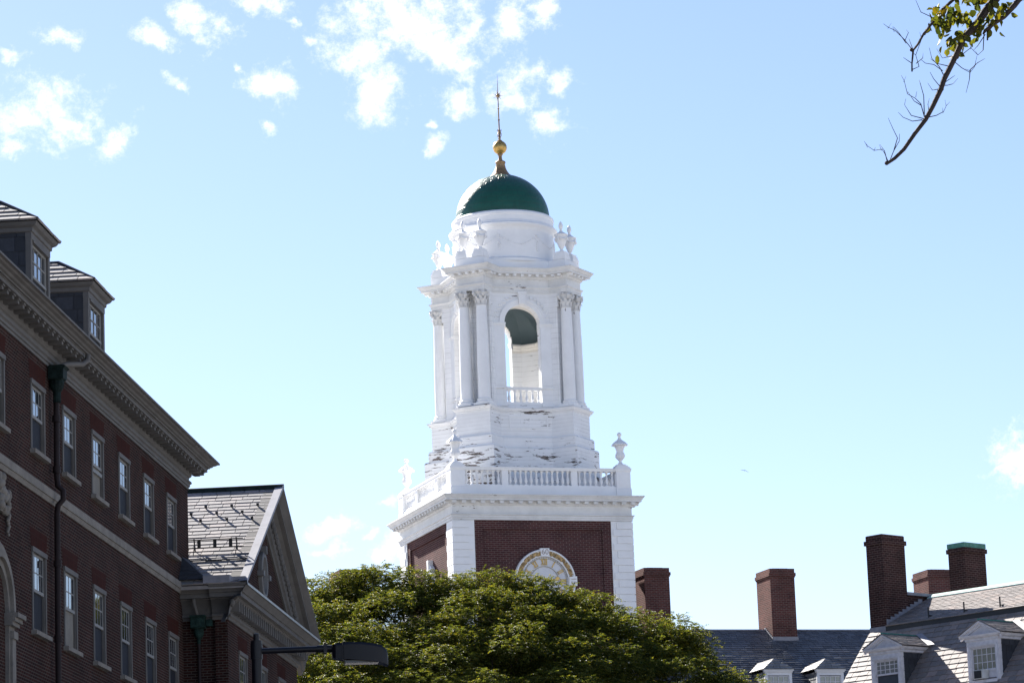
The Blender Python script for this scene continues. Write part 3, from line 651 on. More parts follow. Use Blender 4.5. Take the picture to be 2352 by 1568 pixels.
def vane(pts, w=.014): f.tube([va @ Vector(q) for q in pts], w, 4)
vane([(0, 0, 42.03), (-.35, 0, 42.0), (-.5, 0, 41.95)]); vane([(0, 0, 41.53), (-.2, 0, 41.6), (-.5, 0, 41.95)])
for x in (-.1, -.2, -.32): vane([(x, 0, 42.0), (x-.05, 0, 41.8), (x+.03, 0, 41.62)], .010)
vane([(0, 0, 41.95), (.3, 0, 41.78), (.62, 0, 41.66)]); vane([(0, 0, 41.75), (.4, 0, 41.52), (.75, 0, 41.45)]); vane([(0, 0, 41.56), (.35, 0, 41.4), (.6, 0, 41.2)])
vane([(.62, 0, 41.66), (.45, 0, 41.6), (.75, 0, 41.45), (.5, 0, 41.38), (.6, 0, 41.2)], .012); vane([(.2, 0, 41.84), (.25, 0, 41.47)], .01); vane([(.4, 0, 41.74), (.45, 0, 41.35)], .01)
f.build('weather_vane', GOLDW, fin)
# --- clock on the front face
ZC = 20.1
ck = MB()
ring = lambda mb, prof, n=72: mb.loft([[(r_*math.cos(2*math.pi*i/n), y, ZC+r_*math.sin(2*math.pi*i/n)) for i in range(n)] for r_, y in prof], True)
ring(ck, [(1.37, -3.9), (1.37, -4.08), (1.34, -4.12), (1.30, -4.12), (1.28, -4.06), (1.10, -4.06), (1.09, -4.09), (1.06, -4.09), (1.05, -4.0)])
ck.prism([(-.17, ZC+1.05), (.17, ZC+1.05), (.205, ZC+1.40), (-.205, ZC+1.40)], -4.16, -3.95, 'y')
for s in (1, 2, 3):
    Mx = T(0, 0, ZC) @ Matrix.Rotation(s*math.pi/2, 4, 'Y') @ T(0, 0, -ZC); ck.prism([(-.17, ZC+1.05), (.17, ZC+1.05), (.205, ZC+1.40), (-.205, ZC+1.40)], -4.16, -3.95, 'y', Mx)
clock = ck.build('clock', WHITE, tower, True, angle=30)
k_ = MB(); n = 72; k_.add([(1.06*math.cos(2*math.pi*i/n), -3.955, ZC+1.06*math.sin(2*math.pi*i/n)) for i in range(n)], [tuple(range(n))]); k_.build('dial', DIAL, clock, recalc=False)
k_ = MB(); ring(k_, [(.655, -3.95), (.655, -3.985), (.625, -3.985), (.625, -3.95)]); ring(k_, [(.985, -3.95), (.985, -3.975), (.972, -3.975), (.972, -3.95)])
for i in range(60):
    Mx = T(0, 0, ZC) @ Matrix.Rotation(i*math.pi/30, 4, 'Y'); k_.box(-.006, .006, -3.972, -3.95, .985, 1.055, Mx)
k_.build('minute_track', mat_plain('dial_grey', (.36, .33, .27), .5), clock)
rr = random.Random(5)
for j in range(4):
    k_ = MB()
    for i in range(140):
        a = j*math.pi/2+rr.uniform(.16, math.pi/2-.16)
        r_ = rr.uniform(1.13, 1.26); k_.ball((r_*math.cos(a), -4.07, ZC+r_*math.sin(a)), rr.uniform(.03, .055), rr.uniform(.8, 1.4), .7, rr.uniform(.8, 1.4), 7, 4)
    k_.build('wreath', OLDGILT, clock, True, angle=70)
k_ = MB()
def stroke(mb, M, x0, z0, x1, z1, w):
    dx, dz = x1-x0, z1-z0; L = math.hypot(dx, dz); a = math.atan2(dx, dz)
    mb.box(-w/2, w/2, -3.99, -3.955, 0, L, M @ T(x0, 0, z0) @ Matrix.Rotation(a, 4, 'Y'))
NUM = ['XII', 'I', 'II', 'III', 'IV', 'V', 'VI', 'VII', 'VIII', 'IX', 'X', 'XI']
WD = {'I': .075, 'V': .15, 'X': .15}
for i, s in enumerate(NUM):
    Mx = T(0, 0, ZC) @ Matrix.Rotation(i*math.pi/6, 4, 'Y') @ T(0, 0, .70); h = .26
    x = -sum(WD[c] for c in s)/2
    for c_ in s:
        w = WD[c_]
        if c_ == 'I': stroke(k_, Mx, x+w/2, 0, x+w/2, h, .036); stroke(k_, Mx, x+.005, .009, x+w-.005, .009, .016); stroke(k_, Mx, x+.005, h-.009, x+w-.005, h-.009, .016)
        if c_ == 'V': stroke(k_, Mx, x+w/2, 0, x+.03, h, .038); stroke(k_, Mx, x+w/2, 0, x+w-.03, h, .016); stroke(k_, Mx, x, h-.009, x+w, h-.009, .014)
        if c_ == 'X':
            stroke(k_, Mx, x+w-.025, 0, x+.025, h, .038); stroke(k_, Mx, x+.025, 0, x+w-.025, h, .016); stroke(k_, Mx, x, h-.009, x+w, h-.009, .014); stroke(k_, Mx, x, .009, x+w, .009, .014)
        x += w
k_.build('roman_numerals', GOLD, clock)
def hand(name, ang, L, w):
    h = MB(); Mx = T(0, 0, ZC) @ Matrix.Rotation(ang, 4, 'Y')
    h.box(-w/2, w/2, -4.02, -4.005, -.15, L-.16, Mx); h.prism([(-.02, L-.2), (-.085, L-.16), (-.075, L-.1), (0, L), (.075, L-.1), (.085, L-.16), (.02, L-.2)], -4.022, -4.003, 'y', Mx); h.ball((0, -4.0, ZC), .05, 1, .4, 1); h.build(name, GOLD, clock)
hand('hour_hand', R(78), .70, .035); hand('minute_hand', R(210), 1.0, .03)
def text(s, size, M, mat, name, parent, ext=.008):
    cu = bpy.data.curves.new('t', 'FONT'); cu.body = s; cu.size = size; cu.align_x = 'CENTER'; cu.align_y = 'CENTER'; cu.extrude = ext
    to = bpy.data.objects.new('t', cu); COL.objects.link(to); dg = bpy.context.evaluated_depsgraph_get()
    me = bpy.data.meshes.new_from_object(to.evaluated_get(dg)); bpy.data.objects.remove(to); me.transform(M); me.materials.clear(); me.materials.append(mat)
    o = bpy.data.objects.new(name, me); COL.objects.link(o); o.parent = parent; return o
NUMG = mat_plain('numeral_grey', (.42, .36, .33), .5)
for i, s in enumerate(('60', '15', '30', '45')):
    text(s, .33, T(0, 0, ZC) @ Matrix.Rotation(i*math.pi/2, 4, 'Y') @ T(0, -4.165, 1.235) @ Matrix.Rotation(math.pi/2, 4, 'X'), NUMG, 'minute_number', clock)
# --- round window on the left face
ow = MB(); n = 40; zc_, yc = 20.55, -.40
for (ra, rb, x0, x1) in ((.62, .42, -4.07, -3.9),):
    pr = [(.62, -3.9), (.62, -4.06), (.58, -4.09), (.46, -4.09), (.44, -4.03), (.43, -3.9)]
    ow.loft([[(x, yc+r_*.85*math.cos(2*math.pi*i/n), zc_+r_*1.15*math.sin(2*math.pi*i/n)) for i in range(n)] for r_, x in pr], True)
ow.prism([(yc-.09, zc_+.55), (yc+.09, zc_+.55), (yc+.13, zc_+.92), (yc-.13, zc_+.92)], -4.14, -3.9, 'x')
o = ow.build('oval_window', WHITE, tower, True, angle=35)
gl = MB(); gl.add([(-3.93, yc+.44*.85*math.cos(2*math.pi*i/n), zc_+.44*1.15*math.sin(2*math.pi*i/n)) for i in range(n)], [tuple(range(n))]); gl.build('pane', GLASS, o, recalc=False)

# ================================================================== LEFT BRICK HALL  (local x = out of the wall, y = along it)
LY = .0731; LB = (-15*math.cos(LY), 15*math.sin(LY), 0)
hall = tag(empty('brick_hall', LB, -LY), 'long dark brick college hall with slate dormers, heavy cornice and pedimented end wing', 'building')
SE = 86.2      # far corner
def holed(mb, x0, x1, ya, yb, bands):
    for z0, z1, holes in bands:
        y = ya
        for h0, h1 in sorted(holes):
            if h0 > y: mb.box(x0, x1, y, h0, z0, z1)
            y = h1
        if y < yb: mb.box(x0, x1, y, yb, z0, z1)
HR1 = [(67.43+3.114*i-(.62 if i < 0 else 0), 68.79+3.114*i-(.62 if i < 0 else 0)) for i in range(-1, 6)]; HR2 = HR1[1:]
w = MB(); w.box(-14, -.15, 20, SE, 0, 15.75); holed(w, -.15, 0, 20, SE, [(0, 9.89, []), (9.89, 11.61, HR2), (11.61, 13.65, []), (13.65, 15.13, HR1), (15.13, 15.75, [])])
w.build('wall', BRICK_L, hall)
r = MB(); zr = 16.42; sl = .62
r.add([(.6, 20, zr), (.6, SE+.6, zr), (-7, SE+.6-7, zr+7.6*sl), (-7, 20, zr+7.6*sl), (-14.6, SE+.6, zr), (-14.6, 20, zr)], [(0, 1, 2, 3), (3, 2, 4, 5), (1, 4, 2)]); r.build('roof', SLATE_C, hall, recalc=False)
c = MB()
def run(prof, y0=20, yc=SE, xe=-8): return [[(d, y0, z), (d, yc+d, z), (xe, yc+d, z)] for d, z in prof]
c.loft(run([(-.1, 15.70), (.03, 15.70), (.03, 15.76), (.06, 15.77), (.06, 15.83), (.10, 15.86), (.10, 15.90), (.04, 15.91), (.04, 16.0), (.07, 16.02), (.10, 16.06), (.11, 16.2), (.46, 16.205), (.46, 16.275), (.475, 16.28), (.475, 16.295), (.52, 16.30), (.525, 16.325), (.57, 16.34), (.60, 16.375), (.66, 16.395), (.69, 16.42), (.71, 16.425), (.75, 16.43), (.75, 16.475), (.66, 16.48), (.3, 16.45)]), False)
s = 20.2
while s < SE+.4:
    c.box(.10, .40, s-.075, s+.075, 16.10, 16.19); c.box(.10, .43, s-.095, s+.095, 16.165, 16.206); s += .463
for i in range(12): x = .2-i*.463; c.box(x-.075, x+.075, SE+.1, SE+.40, 16.10, 16.206)
c.build('cornice', TAUPE, hall)
st = MB(); st.loft([[(d, 20, z), (d, SE+d, z), (-6, SE+d, z)] for d, z in ((-.05, 12.77), (.03, 12.77), (.06, 12.84), (.06, 12.86), (.09, 12.87), (.09, 13.04), (-.05, 13.07))], False); st.build('string_course', STONE, hall)
# windows
def make_window(h, lower, name='window', jack=True):
    W_ = 1.36; x1 = .022
    f = MB(); f.box(-.1, x1, 0, .10, 0, h); f.box(-.1, x1, W_-.10, W_, 0, h); f.box(-.1, x1+.02, -.01, W_+.01, h-.09, h+.01); f.box(-.1, x1, .1, W_-.1, 0, .05)
    f.box(-.08, -.012, .10, .13, .05, h-.09); f.box(-.08, -.012, W_-.13, W_-.10, .05, h-.09)
    fr_ = f.build(name, TAUPE, hall)
    s_ = MB(); s_.box(-.1, .12, -.06, W_+.06, -.09, 0); s_.build('sill', STONE, fr_)
    mid = h*.50
    u = MB(); y0, y1 = .13, W_-.13; X0, X1 = -.052, -.026
    u.box(X0, X1+.01, y0, y1, mid-.03, mid+.035); u.box(X0, X1, y0, y0+.035, mid, h-.09); u.box(X0, X1, y1-.035, y1, mid, h-.09); u.box(X0, X1, y0, y1, h-.14, h-.09)
    for k in (1, 2, 3): yy = y0+(y1-y0)*k/4; u.box(X0+.01, X1-.003, yy-.013, yy+.013, mid, h-.1)
    zz = (mid+h-.1)/2; u.box(X0+.01, X1-.004, y0, y1, zz-.013, zz+.013)
    if lower == 'sash':
        for k in (0, 1, 2, 3): yy = y0+(y1-y0)*k/3; u.box(X0-.03, X1-.04, yy-.014, yy+.014, .05, mid)
        u.box(X0-.03, X1-.04, y0, y1, mid/2-.012, mid/2+.012)
    u.build('upper_sash', TRIMW, fr_)
    p_ = MB(); p_.add([(-.034, y0, mid), (-.034, y1, mid), (-.034, y1, h-.1), (-.034, y0, h-.1)], [(0, 1, 2, 3)]); p_.build('pane', GLASS, fr_, recalc=False)
    q = MB(); q.add([(-.055, y0-.02, .04), (-.055, y1+.02, .04), (-.055, y1+.02, mid), (-.055, y0-.02, mid)], [(0, 1, 2, 3)])
    q.build({'screen': 'insect_screen', 'sash': 'curtain', 'open': 'curtain'}[lower], {'screen': SCREEN, 'sash': BLIND, 'open': BLIND}[lower], fr_, recalc=False)
    if lower == 'open':
        q = MB(); q.box(-.06, .0, y0, y1, mid-.18, mid-.10); q.build('raised_sash', TRIMW, fr_)
    if jack:
        a = MB(); a.add([(.004, -.05, h+.012), (.004, W_+.05, h+.012), (.004, W_+.16, h+.42), (.004, -.16, h+.42)], [(0, 1, 2, 3)]); a.build('flat_arch', BRICK_A, fr_, recalc=False)
    return fr_
protos = {}
def window(kind, h, s, z, x=0, jack=True):
    key = (kind, h, jack)
    if key not in protos: protos[key] = o = make_window(h, kind, jack=jack)
    else: o = dup(protos[key])
    o.location = (x, s, z); return o
for i in range(-1, 6): window('open' if i == 2 else 'screen', 1.48, 67.43+3.114*i-(.62 if i < 0 else 0), 13.65)
for i in range(0, 6): window('sash' if i == 1 else 'screen', 1.72, 67.43+3.114*i, 9.89)
# downpipe with hopper head
d = MB(); d.tube([(.14, 69.35, 15.2), (.14, 69.33, 13.35), (.16, 69.33, 13.15), (.27, 69.33, 13.05), (.27, 69.33, 12.86), (.16, 69.33, 12.74), (.14, 69.32, 12.55), (.14, 69.2, 0)], .062, 10)
for z in (14.6, 13.5, 11.5, 9.9): d.tube([(.14, 69.31, z-.07), (.14, 69.31, z+.07)], .085, 10)
dp = d.build('downpipe', PIPE, hall, True)
h = MB(); h.loft([[(.02, 69.3-a, z), (x, 69.3-a, z), (x, 69.3+a, z), (.02, 69.3+a, z)] for a, x, z in ((.2, .36, 15.73), (.23, .40, 15.70), (.2, .35, 15.65), (.19, .34, 15.45), (.14, .28, 15.42))], True, True, True)
h.lathe([(.15, 15.43), (.165, 15.36), (.14, 15.26), (.085, 15.17), (.085, 14.95)], 12, (.16, 69.33, 0)); h.build('hopper_head', COPPERD, dp)
h = MB(); h.tube([(.56, 70.7, 16.24), (.55, 70.65, 16.10), (.48, 70.45, 15.98), (.28, 69.75, 15.86), (.2, 69.4, 15.74)], .06, 10); h.build('offset_pipe', TAUPE, dp, True)
# dormers
def make_dormer(sc):
    a, bb, zt, zb = sc-.97, sc+.97, 18.96, 16.9
    x0 = -.6
    f = MB(); f.box(x0-.12, x0, a, a+.17, zb, zt); f.box(x0-.12, x0, bb-.17, bb, zb, zt); f.box(x0-.124, x0+.01, a-.004, bb+.004, zt-.14, zt+.02)
    f.loft([[(x, sc-(.97+x-x0), z), (x, sc+(.97+x-x0), z), (-7, sc+(.97+x-x0), z), (-7, sc-(.97+x-x0), z)] for x, z in ((x0, zt), (x0+.04, zt+.02), (x0+.05, zt+.1), (x0+.12, zt+.14), (x0+.16, zt+.2), (x0+.16, zt+.22))], True, True, True)
    f.box(x0-.13, x0+.03, a+.17, bb-.17, zt-.19, zt-.14)
    D = f.build('dormer', TAUPE, hall)
    s_ = MB(); s_.box(-7, x0-.11, a+.03, bb-.03, zb, zt)
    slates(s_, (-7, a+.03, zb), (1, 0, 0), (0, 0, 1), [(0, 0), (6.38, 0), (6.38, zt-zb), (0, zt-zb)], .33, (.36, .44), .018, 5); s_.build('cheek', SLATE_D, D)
    s_ = MB(); ez = zt+.225; X = x0+.2; A, B = sc-1.19, sc+1.19; ap = (-1.5, sc, 19.9)
    s_.add([(X, A, ez), (X, B, ez), ap, (-7, sc, 19.9), (-7, A, ez), (-7, B, ez)], [(0, 1, 2), (0, 2, 3, 4), (1, 5, 3, 2)])
    V = Vector((0, sc-A, 19.9-ez)); slates(s_, (-7, A, ez+.01), (1, 0, 0), V, [(0, 0), (7+X-.02, 0), (7-1.5-.12, V.length-.04), (0, V.length-.04)], .3, (.45, .62), .03, 8)
    V2 = Vector((-1.5-X, 0, 19.9-ez)); slates(s_, (X, A, ez+.01), (0, 1, 0), V2, [(0, 0), (B-A, 0), (1.19, V2.length-.02)], .3, (.35, .5), .03, 9)
    s_.build('dormer_roof', SLATE_W, D, recalc=False)
    s_ = MB(); s_.tube([(X, A, ez+.03), (-1.5, sc, 19.93)], .035, 6); s_.tube([(X, B, ez+.03), (-1.5, sc, 19.93)], .035, 6); s_.tube([(-1.5, sc, 19.93), (-7, sc, 19.93)], .035, 6); s_.build('hip_capping', IRON, D)
    u = MB(); y0, y1, z0, z1, zm = a+.21, bb-.21, 17.1, zt-.19, 18.05
    X0, X1 = x0-.09, x0-.05
    u.box(X0, X1, y0, y0+.05, z0, z1); u.box(X0, X1, y1-.05, y1, z0, z1); u.box(X0, X1, y0, y1, z1-.05, z1); u.box(X0, X1+.01, y0, y1, zm-.03, zm+.03)
    for k in (1, 2, 3): yy = y0+(y1-y0)*k/4; u.box(X0+.01, X1-.01, yy-.014, yy+.014, zm, z1)
    u.box(X0+.01, X1-.01, y0, y1, (zm+z1)/2-.014, (zm+z1)/2+.014); u.build('window_sash', TRIMW, D)
    p_ = MB(); p_.add([(x0-.075, y0, zm), (x0-.075, y1, zm), (x0-.075, y1, z1), (x0-.075, y0, z1)], [(0, 1, 2, 3)]); p_.build('pane', GLASS, D, recalc=False)
    p_ = MB(); p_.add([(x0-.075, y0, z0), (x0-.075, y1, z0), (x0-.075, y1, zm), (x0-.075, y0, zm)], [(0, 1, 2, 3)]); p_.build('insect_screen', SCREEN, D, recalc=False)
    return D
dormer = make_dormer(0); dormer.location = (0, 71.3, 0)
dup(dormer, (0, 77.44, 0))
# stone arched doorway surround and carved cartouche at the left
a = MB(); AC, AZ = 64.15, 9.95
for r0, r1, x in ((1.30, 1.36, .06), (1.14, 1.30, .10), (1.0, 1.14, .16), (.86, 1.0, .08)):
    A0, A1 = arc((AC, AZ), r0, 0, math.pi, 28), arc((AC, AZ), r1, 0, math.pi, 28)
    a.loft([[(-.05, y, z) for y, z in A0], [(x, y, z) for y, z in A0], [(x, y, z) for y, z in A1], [(-.05, y, z) for y, z in A1]], False)
for s in (-1, 1):
    for z0, z1, e in ((9.70, 9.78, .03), (9.78, 9.86, .08), (9.86, 9.95, .14)):
        y0, y1 = sorted((AC+s*.8, AC+s*(1.38+e))); a.box(-.05, .14+e, y0, y1, z0, z1)
    y0, y1 = sorted((AC+s*.86, AC+s*1.34)); a.box(-.05, .08, y0, y1, 6, 9.7)
    y0, y1 = sorted((AC+s*.95, AC+s*1.25)); a.box(-.05, .13, y0, y1, 6, 9.45); a.box(-.05, .17, y0-.03, y1+.03, 9.45, 9.6)
a.build('stone_arch_surround', STONE, hall, True, angle=35)
a = MB(); rr = random.Random(12)
a.box(-.02, .09, AC+.15, AC+.55, 11.9, 12.68)
for i in range(26):
    a.ball((.06+rr.uniform(0, .06), AC+.35+rr.uniform(-.3, .25), 12.2+rr.uniform(-.3, .4)), rr.uniform(.05, .10), 1, 1, 1.1, 8, 5)
for i in range(16): a.ball((.06, AC+.95+.06*math.sin(i*1.7), 12.35-i*.055), .08-.003*i, .9, .8, 1, 8, 5)
a.build('carved_cartouche', STONE, hall, True, angle=60)
# ---- pedimented wing at the far end
WS, WT, WE = 85.07, 1.17, 97.55     # near wall, front plane, far wall
w = MB(); w.box(-12, WT-.15, WS+.12, WE, 0, 12.2); holed(w, WT-.15, WT, WS+.13, WE, [(0, 9.75, []), (9.75, 11.47, [(a_, a_+1.36) for a_ in (86.78, 90.25, 93.7)]), (11.47, 12.2, [])]); w.box(.85, WT, WS, WS+.13, 0, 12.2); w.build('wing_wall', BRICK_L, hall)
EO, ER, EZ = 84.45, 91.4, 12.95; RZ = 16.5; FE = 2*ER-EO
t = MB(); t.prism([(WS, 12.6), (WE, 12.6), (ER, 16.15)], WT-.3, WT, 'x'); t.build('tympanum', BRICK_L, hall)
r = MB(); r.prism([(EO+.05, EZ-.03), (ER, RZ-.03), (FE-.05, EZ-.03), (FE-.05, EZ-.12), (ER, RZ-.12), (EO+.05, EZ-.12)], -13, 1.70, 'x'); r.prism([(WS+.2, 12.5), (WE-.1, 12.5), (ER, RZ-.15)], -13, .8, 'x')
L = math.hypot(ER-EO, RZ-EZ)
slates(r, (-4, EO, EZ), (1, 0, 0), (0, ER-EO, RZ-EZ), [(0, 0), (5.62, 0), (5.62, L-.12), (0, L-.12)], .283, (.30, .52), .015, 21)
roof = r.build('wing_roof', SLATE_W, hall, recalc=False)
f = MB(); f.tube([(-12, ER, RZ+.01), (1.80, ER, RZ+.01)], .07, 8); f.box(-12, 1.79, ER-.2, ER-.02, RZ-.13, RZ-.0); f.build('ridge_capping', COPPERD, roof)
f = MB(); ux = Vector((0, ER-EO, RZ-EZ)).normalized(); nx = Vector((0, -ux.z, ux.y))
f.loft([[Vector((x, EO, EZ))+nx*d, Vector((x, ER, RZ))+nx*d] for x, d in ((1.58, .0), (1.58, .05), (1.80, .06), (1.80, -.03))], False); f.build('verge_flashing', LEAD, roof)
gd = None
for (s_, ts) in ((89.87, (-.136, .58, 1.295)), (89.36, (-.46, .246, .946)), (88.85, (-.115, .603, 1.289))):
    for x in ts:
        if gd is None:
            q = MB(); q.prism([(-.05, 0), (.04, 0), (.015, .085), (-.04, .07)], -.02, .02, 'x'); q.box(-.038, .038, -.05, -.038, .025, .08); gd = q.build('snow_guard', IRON, roof)
        else: q_ = gd.copy(); COL.objects.link(q_); gd_ = q_
        o = gd if gd.location.length < .01 else gd_
        o.location = (x, s_, EZ+(s_-EO)*.511+.03)
q = MB(); sl_ = .511
def onr(x, s_, h): return Vector((x, s_, EZ+(s_-EO)*sl_)) + nx*h
for h in (.10, .32): q.tube([onr(-.6, 86.75, h), onr(1.38, 86.75, h)], .016, 6)
for x in (.08, 1.2): q.tube([onr(x, 86.75, .02), onr(x, 86.75, .36)], .02, 6); q.tube([onr(x, 86.45, .03), onr(x, 86.75, .2)], .012, 5)
for x in (.2, .62, 1.04): M = Matrix.Translation(onr(x, 86.75, .2)); q.box(-.045, .045, -.01, .01, -.1, .1, M)
q.tube([onr(-.5, 86.0, .04), onr(1.72, 86.0, .04)], .018, 6)
q.build('snow_rail', IRON, roof)
# horizontal cornice of the wing (near side, front and far side)
c = MB()
prof = [(-.2, 12.10), (.03, 12.10), (.05, 12.16), (.10, 12.19), (.10, 12.24), (.06, 12.25), (.10, 12.40), (.2, 12.52), (.33, 12.60), (.33, 12.63), (.44, 12.635), (.44, 12.74), (.48, 12.75), (.50, 12.80), (.58, 12.88), (.60, 12.92), (.60, 12.96), (0, 12.99), (-.1, 12.99)]
c.loft([[(-6, WS+.12-d, z), (.79-d*.0+d*.0, WS+.12-d, z), (.79+(d if False else 0), WS-d, z), (WT+d, WS-d, z), (WT+d, WE+d, z), (-6, WE+d, z)] for d, z in prof], False)
s_ = WS+.2
while s_ < WE: c.box(WT+.05, WT+.3, s_-.06, s_+.06, 12.3, 12.615); s_ += .36
c.build('wing_cornice', TAUPE, hall, True, angle=25)
# raking cornice
c = MB()
c.loft([[(x, EO-.0, EZ-dz), (x, ER, RZ-dz), (x, FE, EZ-dz)] for x, dz in ((1.3, -.02), (1.79, -.02), (1.79, .06), (1.74, .10), (1.68, .2), (1.63, .24), (1.63, .34), (1.50, .35), (1.40, .42), (1.34, .60), (1.30, .80), (1.30, .84), (1.24, .88), (1.22, .98), (1.1, .98))], False)
nsc = 30
for side in (0, 1):
    for i in range(1, nsc):
        tt = i/nsc; s_ = (EO+(ER-EO)*tt) if side == 0 else (FE-(FE-ER)*tt); zz = EZ+(RZ-EZ)*tt-.60
        c.ball((1.36, s_, zz), .085, .9, 1.0, 1.3, 8, 5)
c.build('raking_cornice', TAUPE, hall, True, angle=25)
f = MB(); f.loft([[(WT-.05, EO+.4, 12.97), (WT-.05, FE-.4, 12.97)], [(1.80, EO+.1, 12.965), (1.80, FE-.1, 12.965)], [(1.80, EO+.1, 12.90), (1.80, FE-.1, 12.90)]], False); f.build('cornice_flashing', mat_plain('pale_flashing', (.36, .39, .39), .5, .2), hall)
# gutter box and lead lining on the near eave
f = MB(); f.box(.66, 1.35, WS-.62, WS-.2, 12.97, 13.17); f.prism([(1.35, WS-.62), (1.42, WS-.50), (1.74, WS-.50), (1.74, WS-.2), (1.35, WS-.2)], 12.97, 13.13); f.build('eaves_gutter', LEAD, hall)
f = MB(); A = (.0, 86.1, 13.85); f.add([A, (.72, WS-.45, 13.12), (.0, WS-.45, 13.12), (.0, 85.2, 13.78)], [(0, 1, 3), (1, 2, 3), (0, 3, 2), (0, 2, 1)])
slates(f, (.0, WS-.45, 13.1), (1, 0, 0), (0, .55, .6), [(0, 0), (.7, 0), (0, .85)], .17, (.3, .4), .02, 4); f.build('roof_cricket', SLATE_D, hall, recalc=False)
# second hopper and pipe in the corner
d = MB(); d.tube([(.42, WS+.02, 11.7), (.42, WS+.02, 0)], .045, 10); dp = d.build('downpipe', PIPE, hall, True)
h = MB(); h.loft([[(.42-a, WS+.1, z), (.42-a, WS+.1-x, z), (.42+a, WS+.1-x, z), (.42+a, WS+.1, z)] for a, x, z in ((.2, .3, 12.22), (.21, .31, 12.19), (.18, .27, 12.15), (.18, .26, 11.93), (.2, .28, 11.91), (.12, .2, 11.88))], True, True, True)
h.lathe([(.12, 11.88), (.135, 11.8), (.12, 11.72), (.05, 11.62), (.05, 11.5)], 12, (.42, WS+.02, 0)); h.ball((.42, WS-.17, 12.04), .07, 1, .3, 1.1); h.box(.62, .78, WS-.02, WS+.1, 11.95, 12.12); h.build('hopper_head', mat_plain('patina_copper', (.016, .036, .031), .7, .5, 9.0, spec=.1), dp)
h = MB(); h.tube([(.36, WS-.34, 12.62), (.36, WS-.3, 12.5), (.40, WS-.16, 12.3), (.42, WS-.1, 12.2)], .045, 8); h.build('offset_pipe', TAUPE, dp, True)
# oval window in the tympanum
ow = MB(); n = 40; yc, zc_ = 91.0, 13.98
ow.loft([[(x, yc+r_*.8*math.cos(2*math.pi*i/n), zc_+r_*math.sin(2*math.pi*i/n)) for i in range(n)] for r_, x in ((.66, WT-.05), (.66, WT+.10), (.60, WT+.13), (.52, WT+.12), (.50, WT-.05))], True)
for k in range(4):
    Mx = T(0, yc, zc_) @ Matrix.Rotation(k*math.pi/2, 4, 'X'); q = .72 if k % 2 == 0 else .58
    ow.box(WT-.02, WT+.18, -.07, .07, q-.12, q+.1, Mx)
o = ow.build('oval_window', mat_plain('grey_oval_trim', (.15, .15, .15), .6, .15, spec=.15), hall, True, angle=35)
gl = MB(); gl.add([(WT+.01, yc+.5*.8*math.cos(2*math.pi*i/n), zc_+.5*math.sin(2*math.pi*i/n)) for i in range(n)], [tuple(range(n))]); gl.build('pane', GLASS, o, recalc=False)
for s_ in (86.78, 90.25, 93.7): window('sash', 1.72, s_, 9.75, WT, jack=True)

# ================================================================== CENTRE SLATE-ROOFED RANGE (same axes as the tower)
rng_b = tag(empty('slate_roofed_range', TC, TYAW), 'long range with dark blue slate roof and brick chimneys right of the clock tower', 'building')
RY, RZc, SLC = -.36, 18.43, .635          # ridge y, ridge z, slope
FY = -7.2; FZ = RZc-(RY-FY)*SLC
w = MB(); w.box(4.6, 34, FY+.35, 6.6, 0, FZ-.1); w.box(-16, -4.6, FY+.35, 6.6, 0, FZ-.1); w.build('wall', BRICK_T, rng_b)
r = MB()
for x0, x1, sd_ in ((4.2, 34, 31), (-16, -4.2, 33)):
    r.prism([(FY, FZ-.05), (RY, RZc-.05), (2*RY-FY, FZ-.05)], x0, x1, 'x')
    V = Vector((0, RY-FY, RZc-FZ)); slates(r, (x0, FY, FZ), (1, 0, 0), V, [(0, 0), (min(x1, 24)-x0, 0), (min(x1, 24)-x0, V.length), (0, V.length)], .21, (.26, .42), .026, sd_)
croof = r.build('roof', SLATE_C, rng_b, recalc=False)
f = MB(); f.tube([(4.2, RY, RZc+.01), (34, RY, RZc+.01)], .06, 6); f.build('ridge_capping', LEAD, croof)
def stack(mb, x0, x1, y0, y1, z0, z1, cap=.055):
    mb.box(x0, x1, y0, y1, z0, z1-.36); mb.box(x0-cap*.5, x1+cap*.5, y0-cap*.5, y1+cap*.5, z1-.42, z1-.36); mb.box(x0-cap, x1+cap, y0-cap, y1+cap, z1-.36, z1-.22); mb.box(x0-.01, x1+.01, y0-.01, y1+.01, z1-.22, z1-.03)
    mb.box(x0+.2, x1-.25, y0+.15, y1-.3, z1-.06, z1)
def roofz(y): return RZc-abs(y-RY)*SLC
for x0 in (5.55, 11.50, 19.2, -7.30-1.17+.2):
    b = MB(); stack(b, x0, x0+1.17, -1.18, .44, 15, 21.14 if x0 > 0 else 20.98); ch = b.build('chimney', BRICK_C, rng_b)
    f = MB(); f.box(x0-.02, x0+1.19, -1.24, -1.19, roofz(-1.2)-.05, roofz(-1.2)+.16)
    for k in range(7):
        y = -1.2+k*.13; f.box(x0-.03, x0-.005, y, y+.13, roofz(y)-.1, roofz(y)+.17)
    f.build('flashing', LEAD, ch)
